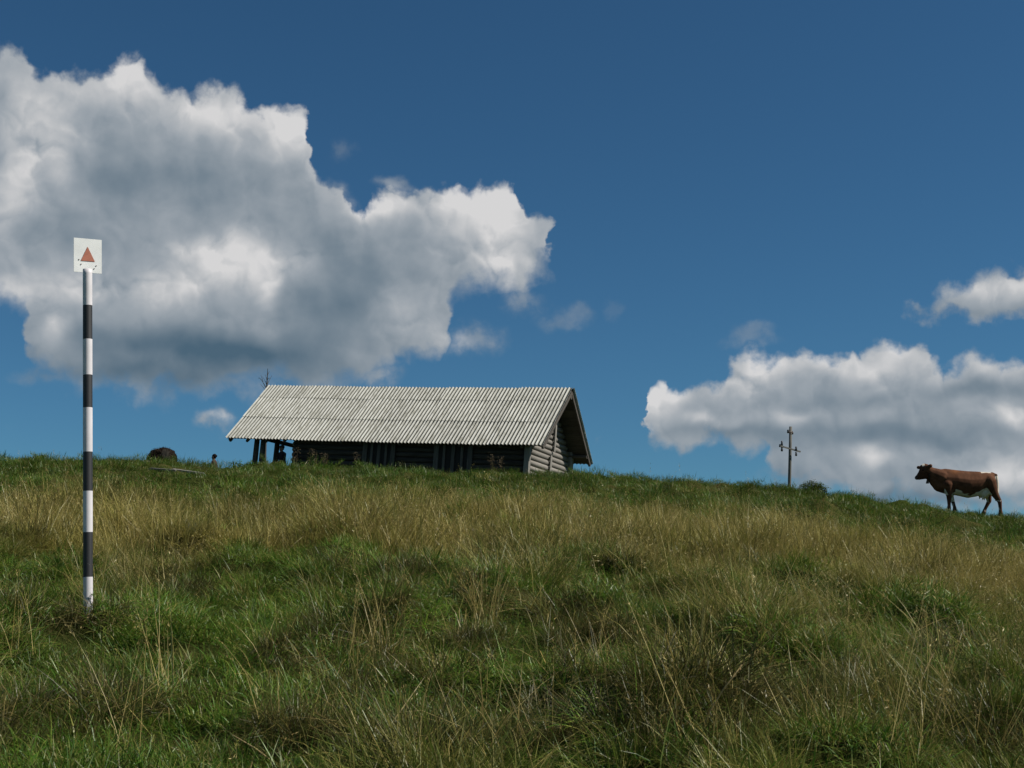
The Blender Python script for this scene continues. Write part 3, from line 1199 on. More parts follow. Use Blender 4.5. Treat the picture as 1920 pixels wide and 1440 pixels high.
cc((800, 420), (660, 352), 128, 88)                # neck
cc((660, 352), (596, 300), 88, 70)
cc((760, 520), (640, 395), 90, 66)                 # dewlap
cc((590, 285), (545, 325), 66, 60)                 # skull
cc((545, 325), (468, 408), 55, 33)                 # face
cc((575, 375), (490, 412), 56, 30)                 # jaw
cc((468, 405), (452, 412), 34, 30)
cc((570, 245, 0.0), (535, 262, 0.0), 34, 34)       # poll
cc((550, 270, 0.06), (506, 260, 0.19), 22, 25)
cc((580, 275, -0.08), (622, 256, -0.22), 24, 27)
# front legs
cc((850, 520, -0.15), (868, 640, -0.16), 84, 50)
cc((868, 640, -0.16), (863, 720, -0.16), 44, 31)
cc((863, 720, -0.16), (860, 815, -0.16), 29, 22)
cc((860, 815, -0.16), (852, 862, -0.16), 25, 31)
cc((880, 520, 0.15), (930, 640, 0.16), 80, 46)
cc((930, 640, 0.16), (956, 720, 0.16), 42, 29)
cc((956, 720, 0.16), (982, 815, 0.16), 28, 22)
cc((982, 815, 0.16), (980, 858, 0.16), 25, 31)
# hind legs
cc((1425, 480, 0.15), (1448, 620, 0.16), 92, 62)
cc((1448, 620, 0.16), (1468, 728, 0.17), 58, 33)
cc((1468, 728, 0.17), (1402, 845, 0.17), 30, 22)
cc((1402, 845, 0.17), (1382, 900, 0.17), 24, 31)
cc((1435, 470, -0.16), (1478, 610, -0.17), 92, 64)
cc((1478, 610, -0.17), (1550, 735, -0.18), 60, 34)
cc((1556, 735, -0.18), (1562, 860, -0.18), 31, 23)
cc((1562, 860, -0.18), (1560, 925, -0.18), 24, 33)
# udder and teats
parts.append(ball_data(C(1370, 615), (c_r(95), c_r(85), c_r(80))))
cc((1345, 680, -0.06), (1342, 722, -0.06), 15, 9)
cc((1380, 680, 0.05), (1382, 718, 0.05), 15, 9)
cc((1318, 668, 0.02), (1312, 702, 0.02), 14, 9)
# tail
cc((1500, 358), (1552, 378), 26, 22)
cc((1552, 378), (1564, 480), 25, 24)
cc((1564, 480), (1560, 590), 24, 25)
cc((1560, 590), (1543, 690), 27, 28)
cc((1543, 690), (1530, 730), 24, 9)
cbody = fused('cow_body', parts, 0.016, M_COAT, cow, 9)


def cow_paint(co):
    zx = co[:, 0] * cs + 1000
    zy = 800 - co[:, 2] * cs
    la = co[:, 1]
    n1 = fbm(zx / 90 + 5, zy / 90 + la * 9, 21, 3)
    n2 = fbm(zx / 45, zy / 45 + la * 14, 31, 3)
    brown = np.array([0.088, 0.040, 0.022])
    sunlit_tan = np.array([0.20, 0.082, 0.034])
    dark = np.array([0.030, 0.013, 0.008])
    white = np.array([0.58, 0.52, 0.43])
    col = np.tile(brown, (len(zx), 1)) * (0.35 + 1.3 * fbm(zx / 60 + 3, zy / 75 + la * 6, 77, 4))[:, None]
    k = np.exp(-((zx - 965) / 60) ** 2 - ((zy - 330) / 45) ** 2)  # sunlit spot on the shoulder, painted into the coat as tan
    col = col * (1 - k[:, None] * 0.7) + sunlit_tan * k[:, None] * 0.7
    headk = np.clip((640 - zx) / 80, 0, 1) * np.clip((zy - 300) / 60, 0, 1)
    col = col * (1 - headk[:, None] * 0.5) + dark * headk[:, None] * 0.5

    def w(mask):
        nonlocal col
        mask = np.clip(mask, 0, 1)[:, None]
        col = col * (1 - mask) + white * mask

    e = (n1 - 0.5) * 110 + (n2 - 0.5) * 50
    low = np.interp(zx, [700, 760, 800, 850, 900, 935, 960, 1050, 1150, 1250, 1300, 1380, 1440, 1470],
                    [900, 900, 590, 575, 640, 640, 575, 615, 640, 610, 575, 560, 590, 900])
    w((zy + e - low) / 22 * (zy < np.where(zx < 900, 660, 740)) * ((np.abs(la) < 0.24)))
    w(((zx > 1330) & (zx < 1470)) * (354 - zy + (n2 - .5) * 30) / 12)
    w(((zx > 1534) & (zy > 385) & (zy < 590) | (zx > 1520) & (zy >= 560) & (zy < 760) & (np.abs(la) < 0.07)) * 1.0)
    w(((zx > 1505) & (zx <= 1545) & (np.abs(la) < 0.12)) * (zy > 420) * (zy < 640) * (n2 - 0.35) / 0.1)
    w(((zx > 525) & (zx < 562)) * (262 - zy) / 10 * (np.abs(la) < 0.08))
    # lower legs mottled with white
    w(((zx > 1380) & (zy > 735)) * (n2 - 0.66) / 0.06)
    w(((zx > 930) & (zx < 1000) & (zy > 690)) * (n2 - 0.6) / 0.05)
    hoof = ((zy > 838) & (zx < 1100)) | ((zy > 885) & (zx < 1450)) | ((zy > 905) & (zx >= 1450))
    col[hoof] = (0.03, 0.026, 0.022)
    nose = (zx < 458) & (zy > 385)
    col[nose] = (0.05, 0.035, 0.03)
    for ey in (-1, 1):
        eye = (np.abs(zx - 527) < 9) & (np.abs(zy - 312) < 8) & (la * ey > 0.05)
        col[eye] = (0.008, 0.006, 0.005)
    return col


paint(cbody, cow_paint)
cpts = [C(628 + 22 * math.cos(t_) * 1.0, 380 + 82 * math.sin(t_), 0.0) + Vector((0, 0.155 * math.cos(t_ + 0.0), 0)) for t_ in np.linspace(0, 2 * math.pi, 25)]
v, f = tube_data(cpts, [0.012] * 25, 6)
mesh('neck_strap', v, f, M_DARK, cow)
bc = C(597, 468)
prof = [(0.05, 0.012), (0.035, 0.028), (0.0, 0.036), (-0.045, 0.046), (-0.05, 0.044)]
v, f = tube_data([bc + Vector((0, 0, h)) for h, _ in prof], [r for _, r in prof], 12)
mesh('bell', v, f, M_RUST, cow, True)


# ------------------------------------------------------------------ people
def seated_person(name, base, yaw_deg, label, cols, group=None, hat=False, scale=1.0):
    """Seated figure facing local -X, seat at local origin height 0.42."""
    e_ = empty(name, base, label, 'person', group, (0, 0, R(yaw_deg)))
    e_.scale = (scale,) * 3
    P_ = []
    tags = []

    def cap(a, b, ra, rb, c):
        P_.append(capsule_data(a, b, ra, rb, 12))
        tags.append((Vector(a), Vector(b), (ra + rb) / 2, c))

    top, trousers, skin, hair, shoe = cols
    cap((0.02, 0, 0.50), (0.0, 0, 0.62), 0.155, 0.14, trousers)
    cap((0.0, 0, 0.62), (-0.03, 0, 0.80), 0.14, 0.145, top)
    cap((-0.03, 0, 0.80), (-0.05, 0, 0.90), 0.145, 0.12, top)
    cap((-0.05, -0.15, 0.93), (-0.05, 0.15, 0.93), 0.065, 0.065, top)
    cap((-0.05, 0, 0.96), (-0.075, 0, 1.08), 0.066, 0.062, skin)
    cap((-0.085, 0, 1.12), (-0.075, 0, 1.21), 0.078, 0.09, skin)
    cap((-0.095, 0, 1.10), (-0.115, 0, 1.085), 0.06, 0.045, skin)
    cap((-0.165, 0, 1.155), (-0.178, 0, 1.135), 0.012, 0.016, skin)
    cap((-0.045, 0, 1.22), (-0.04, 0, 1.17), 0.098, 0.085, hair)
    for s in (-1, 1):
        cap((-0.055, 0, 1.02), (-0.05, s * 0.16, 0.945), 0.062, 0.062, top)
        P_.append(ball_data((-0.07, s * 0.088, 1.15), (0.02, 0.012, 0.033)))
        tags.append((Vector((-0.07, s * 0.088, 1.15)), Vector((-0.07, s * 0.088, 1.16)), 0.02, skin))
        cap((-0.04, s * 0.19, 0.93), (-0.09, s * 0.235, 0.66), 0.058, 0.046, top)
        cap((-0.09, s * 0.235, 0.66), (-0.31, s * 0.16, 0.60), 0.044, 0.034, top)
        cap((-0.33, s * 0.155, 0.595), (-0.40, s * 0.15, 0.575), 0.034, 0.036, skin)
        for q, ln in ((-0.03, 0.062), (-0.01, 0.075), (0.01, 0.07), (0.03, 0.055)):
            cap((-0.42, s * 0.15 + q, 0.575), (-0.42 - ln * 0.8, s * 0.15 + q, 0.575 - ln * 0.55), 0.0105, 0.009, skin)
        cap((-0.36, s * 0.15 - s * 0.036, 0.59), (-0.40, s * 0.15 - s * 0.06, 0.575), 0.012, 0.0105, skin)
        cap((-0.02, s * 0.095, 0.50), (-0.43, s * 0.12, 0.51), 0.095, 0.068, trousers)
        cap((-0.43, s * 0.12, 0.51), (-0.40, s * 0.12, 0.10), 0.064, 0.046, trousers)
        cap((-0.38, s * 0.12, 0.05), (-0.55, s * 0.13, 0.04), 0.05, 0.04, shoe)
    body = fused('body', P_, 0.0115, M_COAT, e_, 2)

    def pf(co):
        best = np.full(len(co), 9.0)
        col = np.zeros((len(co), 3))
        for a, b, r, c in tags:
            a_, d_ = np.array(a), np.array(b - a)
            t_ = np.clip(((co - a_) @ d_) / max(d_ @ d_, 1e-9), 0, 1)
            dist = np.linalg.norm(co - a_ - t_[:, None] * d_, axis=1) - r
            k = dist < best
            best[k] = dist[k]
            col[k] = c
        for s in (-1, 1):
            eye = (np.linalg.norm(co - np.array([-0.163, s * 0.032, 1.165]), axis=1) < 0.013)
            col[eye] = (0.02, 0.015, 0.012)
        mouth = (co[:, 0] < -0.14) & (np.abs(co[:, 1]) < 0.026) & (np.abs(co[:, 2] - 1.098) < 0.007)
        col[mouth] = (0.16, 0.06, 0.05)
        return col

    paint(body, pf)
    if hat:
        prof_ = [(1.20, 0.112), (1.215, 0.113), (1.27, 0.105), (1.305, 0.075), (1.315, 0.02)]
        v_, f_ = tube_data([Vector((-0.05, 0, h)) for h, _ in prof_], [r for _, r in prof_], 16)
        v2, f2 = ball_data((-0.165, 0, 1.215), (0.075, 0.075, 0.008), (0, 0.15, 0))
        v_, f_ = merge([(v_, f_), (v2, f2)])
        mesh('cap', v_, f_, M_DARK, e_, True)
    else:
        v_, f_ = ball_data((0.035, 0, 1.215), (0.05, 0.05, 0.05))
        o_ = mesh('hair_bun', v_, f_, M_COAT, e_, True)
        paint(o_, lambda co: np.tile(np.array(hair), (len(co), 1)))
    return e_


def seat(name, base, w, d, h, label, yaw_deg=0.0):
    e_ = empty(name, base, label, 'bench', None, (0, 0, R(yaw_deg)))
    v_, f_ = box_data((0, 0, h - 0.02), (d, w, 0.045), 0.004)
    mesh('seat', v_, f_, M_BEAM, e_)
    for s in (-1, 1):
        v_, f_ = box_data((0, s * (w / 2 - 0.12), (h - 0.05) / 2 - 0.06), (d * 0.8, 0.06, h + 0.04), 0.004)
        mesh('leg', v_, f_, M_BEAM, e_)
    return e_


pa_head = at(405, 851, 64.0)
pa = Vector((pa_head.x - 0.02, 64.0, pa_head.z - 1.31))
seated_person('person', pa, -10, 'person with dark hair sitting beyond the crest between haystack and hut',
              ((0.055, 0.040, 0.034), (0.05, 0.055, 0.05), (0.20, 0.11, 0.075), (0.012, 0.009, 0.008), (0.03, 0.025, 0.02)))
pb_head = at(528, 834.5, 59.0)
pb = Vector((pb_head.x + 0.06, 59.0, pb_head.z - 1.32))
seated_person('person', pb, 48, 'dark clothed person in a cap sitting under the hut porch',
              ((0.022, 0.020, 0.022), (0.02, 0.02, 0.024), (0.16, 0.09, 0.06), (0.012, 0.009, 0.008), (0.02, 0.02, 0.02)), hat=True)
bench_base = pb.copy()
bench_base.z = pb.z - 0.05
seat('bench', pb + Vector((0.02, 0, -0.01)), 1.3, 0.42, 0.40, 'dark wooden bench under the hut porch', 48)
seat('bench', pa + Vector((0.02, 0, -0.01)), 0.7, 0.40, 0.40, 'small low bench beyond the crest left of the hut', -10)


# ------------------------------------------------------------------ haystack, fence, logs, boards
hs_c = at(306, 866, 66.0)
hs = empty('haystack', Vector((hs_c.x, 66.0, hs_c.z - 0.45)), 'dark rounded heap of old hay on the skyline left of the hut', 'haystack')
hs.scale = (0.84, 0.84, 0.93)
v, f = [], []
nu, nv = 40, 16
for j in range(nv + 1):
    t_ = j / nv
    for k in range(nu):
        th = 2 * math.pi * k / nu
        hgt = 1.12 * math.sin(t_ * math.pi / 2) ** 0.9
        rr = 0.78 * math.cos(t_ * math.pi / 2) ** 0.62
        x, y = rr * math.cos(th), rr * math.sin(th) * 0.9
        if x < 0:
            x *= 1.0 + 0.45 * (1 - t_)
        nn = float(fbm(np.array([th * 3 + 7]), np.array([t_ * 6]), 41, 3)[0]) - 0.5
        v.append((x * (1 + nn * 0.5), y * (1 + nn * 0.5), hgt * (1 + nn * 0.25)))
for j in range(nv):
    for k in range(nu):
        f.append((j * nu + k, j * nu + (k + 1) % nu, (j + 1) * nu + (k + 1) % nu, (j + 1) * nu + k))
mesh('hay_mound', v, f, plain('old_hay', (0.016, 0.012, 0.010), 1.0, 0.5, 12.0, 0.0, bump=0.8), hs, True)
v, f = [], []
for k in range(900):
    th, t_ = random.uniform(0, 2 * math.pi), random.random() ** 0.7
    rr = 0.80 * math.cos(t_ * math.pi / 2) ** 0.62
    c = Vector((rr * math.cos(th) * (1.25 if math.cos(th) < 0 else 1.0), rr * math.sin(th) * 0.92, 1.13 * math.sin(t_ * math.pi / 2) ** 0.9))
    d = Vector((random.gauss(0, 1), random.gauss(0, 1), random.gauss(-0.6, 0.8))).normalized() * random.uniform(0.05, 0.16)
    s_ = Vector((random.gauss(0, 1), random.gauss(0, 1), random.gauss(0, 1))).normalized() * 0.006
    i = len(v)
    v += [c - d - s_, c - d + s_, c + d + s_, c + d - s_]
    f.append((i, i + 1, i + 2, i + 3))
straw = mesh('loose_straw', v, f, plain('pale_straw', (0.045, 0.033, 0.024), 1.0, 0.5, 9.0, 0.0), hs)
tag(straw, kind='stuff')
# pale patch of fallen straw on the heap's near side
v, f = [], []
for k in range(160):
    c = Vector((random.gauss(0.30, 0.10), -0.66 + random.uniform(-0.05, 0.06), random.uniform(0.40, 0.95)))
    d = Vector((random.gauss(0.1, 0.4), -0.1, random.gauss(-1, 0.3))).normalized() * random.uniform(0.08, 0.2)
    s_ = Vector((1, 0, 0)) * 0.008
    i = len(v)
    v += [c - d - s_, c - d + s_, c + d + s_, c + d - s_]
    f.append((i, i + 1, i + 2, i + 3))
straw2 = mesh('loose_straw', v, f, plain('grey_straw', (0.12, 0.10, 0.08), 1.0, 0.4, 9.0, 0.0), hs)
tag(straw2, kind='stuff')

la_, lb_ = at(238, 865.5, 62.0), at(280, 866.5, 62.0)
v, f = tube_data([(0, 0, 0), (lb_ - la_) * 0.5 + Vector((0, 0, .01)), lb_ - la_], [0.07, 0.075, 0.065], 10)
lg = mesh('fallen_log', v, f, M_BEAM, None, True)
lg.location = la_
tag(lg, 'dark log lying on the skyline left of the haystack', 'log')
# picket fence tips beyond the crest
fz = at(375, 869, 63.0)
fence = empty('picket_fence', Vector((fz.x, 63.0, fz.z - 0.7)), 'low fence of dark pointed pickets between haystack and seated person', 'fence')
for k, (px, py) in enumerate(((352, 863), (361, 862), (367, 864), (373, 865.5), (383, 867), (389, 868.5), (395, 868), (438, 864.5))):
    p_ = at(px, py, 63.0) - fence.location
    h = p_.z + 0.35
    v, f = [], []
    w_ = 0.028
    for (zz, k_) in ((-0.35, 1.0), (p_.z - 0.10, 1.0), (p_.z, 0.15)):
        for a_, b_ in ((-1, -1), (1, -1), (1, 1), (-1, 1)):
            v.append((p_.x + a_ * w_ * k_, b_ * 0.02 * k_, zz))
    for i in range(2):
        for j in range(4):
            f.append((i * 4 + j, i * 4 + (j + 1) % 4, (i + 1) * 4 + (j + 1) % 4, (i + 1) * 4 + j))
    f.append((8, 9, 10, 11))
    mesh('picket', v, f, M_BEAM, fence)
v, f = box_data((0.5, 0.045, 0.45), (2.6, 0.03, 0.07), 0.004)
mesh('rail', v, f, M_BEAM, fence)
# pale boards lying in the grass below the haystack
BOARD_SPOTS = []
for (x0, y0, x1, y1, w_, lab) in ((282, 878, 330, 882, 0.16, 'long pale board lying in the grass, upper left of the two'),
                                  (322, 880, 382, 888, 0.26, 'wide pale weathered board lying in the grass, lower right of the two')):
    d_ = ground_at((x0 + x1) / 2, (y0 + y1) / 2 + 2).y
    p0, p1 = at(x0, y0, d_), at(x1, y1, d_)
    BOARD_SPOTS.append((p0, p1))
    dv = p1 - p0
    v, f = box_data((0, 0, 0), (dv.length, w_, 0.035), 0.008)
    b_ = mesh('weathered_board', v, f, M_BOARD)
    b_.location = (p0 + p1) / 2
    b_.rotation_euler = Matrix((dv.normalized(), Vector((0, 1, 0.10)).normalized(), dv.normalized().cross(Vector((0, 1, 0.10)).normalized()))).transposed().to_euler()
    tag(b_, lab, 'board')


# ------------------------------------------------------------------ plants as things
def leafy(name, loc, h, rad, n, leaf, cols, label, cat, group=None, stems=8, droop=0.4, seed=0):
    rs = random.Random(seed)
    e_ = empty(name, loc, label, cat, group)
    pv = []
    sv_, sf_ = [], []
    tips = []
    for k in range(stems):
        a = rs.uniform(0, 2 * math.pi)
        r = rad * math.sqrt(rs.random())
        b0_ = Vector((r * 0.5 * math.cos(a), r * 0.5 * math.sin(a), -0.12))
        t1 = Vector((r * math.cos(a), r * math.sin(a), h * rs.uniform(0.6, 1.05) * (1 - 0.35 * (r / rad) ** 2)))
        m_ = b0_.lerp(t1, 0.5) + Vector((rs.gauss(0, .02), rs.gauss(0, .02), 0))
        pv.append(tube_data([b0_, m_, t1], [0.008, 0.006, 0.003], 5))
        tips.append((b0_, m_, t1))
    v_, f_ = merge(pv)
    st = mesh('stem', v_, f_, M_LEAF, e_)
    paint(st, lambda co: np.tile(np.array(cols[0]) * 0.8, (len(co), 1)))
    v_, f_, cl = [], [], []
    for k in range(n):
        b0_, m_, t1 = rs.choice(tips)
        t_ = rs.random() ** 0.6
        p = (b0_.lerp(m_, t_ * 2) if t_ < 0.5 else m_.lerp(t1, t_ * 2 - 1)) + Vector((rs.gauss(0, rad * .12), rs.gauss(0, rad * .12), rs.gauss(0, .02)))
        a = rs.uniform(0, 2 * math.pi)
        L_ = leaf * rs.uniform(0.6, 1.25)
        out = Vector((math.cos(a), math.sin(a), rs.uniform(-0.2, 0.7))).normalized()
        side = out.cross(Vector((0, 0, 1))).normalized() * L_ * rs.uniform(0.22, 0.34)
        dr_ = Vector((0, 0, -L_ * droop))
        i = len(v_)
        mid_p = p + out * L_ * 0.5
        v_ += [p, mid_p + side, p + out * L_ + dr_ * 0.6, mid_p - side, mid_p + Vector((0, 0, -L_ * 0.06))]
        f_ += [(i, i + 4, i + 1), (i + 1, i + 4, i + 2), (i + 2, i + 4, i + 3), (i + 3, i + 4, i)]
        c_ = np.array(cols[rs.randrange(len(cols))]) * rs.uniform(0.75, 1.25)
        cl += [c_] * 5
    fo = mesh('foliage', v_, f_, M_LEAF, e_)
    arr = np.array(cl)
    paint(fo, lambda co: arr)
    return e_


GREEN = [(0.055, 0.115, 0.018), (0.075, 0.14, 0.022), (0.10, 0.16, 0.03), (0.04, 0.085, 0.014)]
OLIVE = [(0.065, 0.098, 0.02), (0.09, 0.12, 0.028), (0.045, 0.075, 0.015), (0.13, 0.14, 0.045)]


def place(px, d):
    x = (px - 960) / FPX * d
    return Vector((x, d, gz(x, d)))


leafy('shrub', place(1522, 37.0), 0.46, 0.40, 3400, 0.07, OLIVE, 'rounded olive green shrub beside the utility pole on the crest', 'shrub', None, 40, 0.3, 5)
weeds = [(452, 44, .34, .42, 'bright leafy dock plant left of the hut porch posts'),
         (492, 43, .26, .38, 'leafy dock plant in front of the hut porch posts'),
         (668, 43, .36, .44, 'bright green leafy plant in front of the left hut window'),
         (716, 41.5, .30, .55, 'wide leafy plant right of the bright one by the left hut window'),
         (845, 44, .26, .45, 'low leafy plant in front of the right hut window'),
         (610, 43, .30, .45, 'leafy plant below the dark wall between porch and left window'),
         (220, 30, .26, .40, 'bright leafy plant just right of the marker post, below the crest'),
         (930, 43, .24, .5, 'low leafy plant in front of the plain wall near the hut corner'),
         (340, 44, .2, .5, 'low bright leafy plant below the haystack'),
         (1325, 40, .26, .42, 'small leafy hump on the bare crest between hut and utility pole'),
         (1170, 43, .2, .5, 'low leafy plant on the crest just right of the hut roof'),
         (1233, 15.8, .16, .13, 'small bright broad leaved plant among dry grass mid slope, left one'),
         (1445, 13.2, .18, .14, 'small yellow green leafy plant among grass on the right slope')]
for i, (px, d, h, r_, lab) in enumerate(weeds):
    leafy('leafy_plant', place(px, d), h, r_, 420 if d > 25 else 60, 0.105 if d > 25 else 0.07, GREEN, lab, 'plant', None, 14, 0.5, 50 + i)
dead = [(553, 47, 0.95, 'dry brown weed stalk rising before the left end of the hut wall'),
        (586, 46, 0.85, 'tallest dry seed stalk before the dark hut wall right of the porch'),
        (606, 46, 0.7, 'short dry stalk between porch and left window of the hut'),
        (668, 46, 0.75, 'dry stalk standing just left of the left hut window'),
        (921, 48, 0.95, 'thin dry stalk before the dark wall between right window and hut corner'),
        (938, 48, 0.8, 'dry forked stalk before the dark wall nearest the hut corner')]
for i, (px, d, h, lab) in enumerate(dead):
    rs = random.Random(90 + i)
    e_ = empty('dry_weed', place(px, d), lab, 'weed')
    pv = []
    for k in range(3):
        a = rs.uniform(-0.18, 0.18)
        tp = Vector((a * h, rs.uniform(-.1, .1), h * rs.uniform(0.75, 1.05)))
        pv.append(tube_data([(0, 0, -0.1), tp * 0.55, tp], [0.007, 0.006, 0.003], 5))
        for q in range(6):
            t_ = rs.uniform(0.5, 0.98)
            s_ = tp * t_
            pv.append(tube_data([s_, s_ + Vector((rs.uniform(-.09, .09), rs.uniform(-.05, .05), rs.uniform(.03, .12)))], [0.003, 0.002], 4))
    v, f = merge(pv)
    o = mesh('stem', v, f, M_LEAF, e_)
    paint(o, lambda co: np.tile(np.array((0.11, 0.085, 0.05)), (len(co), 1)))
    v, f = [], []
    for k in range(38):
        t_ = rs.uniform(0.5, 1.05)
        c = Vector((rs.gauss(0, 0.07), rs.gauss(0, 0.06), h * t_))
        d1 = Vector((rs.gauss(0, 1), rs.gauss(0, 1), rs.gauss(0, 1))).normalized() * 0.028
        d2 = d1.orthogonal().normalized() * 0.014
        k_ = len(v)
        v += [c - d1, c + d2, c + d1, c - d2]
        f.append((k_, k_ + 1, k_ + 2, k_ + 3))
    o = mesh('seed_head', v, f, M_LEAF, e_)
    paint(o, lambda co: np.tile(np.array((0.10, 0.078, 0.05)), (len(co), 1)))

# bare sapling behind the left end of the ridge
sx = at(500.5, 725, 70.0)
sg = gz(sx.x, 70.0)
sap = empty('bare_sapling', Vector((sx.x, 70.0, sg)), 'thin bare sapling rising behind the left end of the hut ridge', 'tree')
tip = at(502, 691, 70.0) - sap.location
v, f = tube_data([(0.0, 0, -0.3), (at(500, 735, 70.0) - sap.location) * 1.0, at(501, 712, 70.0) - sap.location, tip], [0.09, 0.05, 0.028, 0.012], 7)
mesh('trunk', v, f, M_BEAM, sap)
pv = []
rs = random.Random(4)
for (x0, y0, x1, y1) in ((500, 732, 490, 712), (500, 728, 486, 708), (500.5, 722, 492, 706), (501, 716, 497, 702), (500, 736, 488, 720), (501, 712, 507, 709),
                         (501, 722, 510, 704), (502, 703, 506, 696), (490, 712, 484, 709), (493, 716, 489, 703)):
    p0, p1 = at(x0, y0, 70.0) - sap.location, at(x1, y1, 70.0 + rs.uniform(-0.3, 0.3)) - sap.location
    pv.append(tube_data([p0, p0.lerp(p1, .5) + Vector((0, 0, .04)), p1], [0.016, 0.011, 0.005], 5))
v, f = merge(pv)
mesh('crown', v, f, M_BEAM, sap)


# single stalks and a flower that stand out close to the camera
def stalk(path, depth, rad, label, head=True):
    base = ground_at(path[0][0], min(path[0][1], 1438)) if depth is None else None
    d0 = base.y if base else depth
    pts = [at(px, py, d0 - 0.02 * i) for i, (px, py) in enumerate(path)]
    o_ = empty('dry_stalk', pts[0], label, 'grass stalk')
    loc = [p - pts[0] for p in pts]
    v_, f_ = tube_data(loc, [rad * (1 - 0.45 * i / (len(loc) - 1)) for i in range(len(loc))], 6)
    st_ = mesh('stem', v_, f_, M_LEAF, o_, True)
    paint(st_, lambda co: np.tile(np.array((0.40, 0.31, 0.15)), (len(co), 1)))
    if head:
        rs_ = random.Random(len(path) * 7 + int(path[0][0]))
        v_, f_ = [], []
        tip_, prev_ = loc[-1], loc[-2]
        ax_ = (tip_ - prev_).normalized()
        for q in range(26):
            c_ = tip_ - ax_ * rs_.uniform(-0.01, 0.075) + Vector((rs_.gauss(0, .003), rs_.gauss(0, .003), rs_.gauss(0, .003)))
            d1_ = (ax_ + Vector((rs_.gauss(0, .35), rs_.gauss(0, .35), rs_.gauss(0, .35)))).normalized() * 0.008
            d2_ = d1_.orthogonal().normalized() * 0.0022
            k_ = len(v_)
            v_ += [c_ - d1_, c_ + d2_, c_ + d1_, c_ - d2_]
            f_.append((k_, k_ + 1, k_ + 2, k_ + 3))
        hd = mesh('seed_head', v_, f_, M_LEAF, o_)
        paint(hd, lambda co: np.tile(np.array((0.34, 0.25, 0.13)), (len(co), 1)))
    return o_


stalk([(1306, 1395), (1330, 1335), (1358, 1290), (1391, 1247)], None, 0.0042, 'thick pale dry stalk leaning right in the lower right grass')
stalk([(526, 1440), (480, 1404), (436, 1378)], None, 0.0045, 'pale dry straw lying slanted at the bottom left of centre', False)
stalk([(700, 1345), (745, 1357), (788, 1368)], None, 0.004, 'reddish dry straw lying across the grass at lower centre', False)
stalk([(1690, 1385), (1712, 1310), (1748, 1228)], None, 0.0036, 'tall pale stalk leaning right near the bottom right')
fl_p = ground_at(1078, 1150)
fl = empty('wild_flower', fl_p, 'tiny orange red flower in the grass at mid right of centre', 'flower')
v, f = tube_data([(0, 0, -0.03), (0.004, 0, 0.06), at(1078, 1128, fl_p.y) - fl_p], [0.0022, 0.002, 0.0016], 5)
o = mesh('stem', v, f, M_LEAF, fl)
paint(o, lambda co: np.tile(np.array((0.06, 0.11, 0.02)), (len(co), 1)))
ftop = at(1078, 1128, fl_p.y) - fl_p
for q in range(7):
    a_ = q * 2 * math.pi / 7
    v, f = ball_data(ftop + Vector((0.008 * math.cos(a_), 0.008 * math.sin(a_), 0.002)), (0.008, 0.005, 0.003), (0, -0.4, a_), 8, 5)
    o = mesh('petal', v, f, M_LEAF, fl, True)
    paint(o, lambda co: np.tile(np.array((0.52, 0.13, 0.05)), (len(co), 1)))


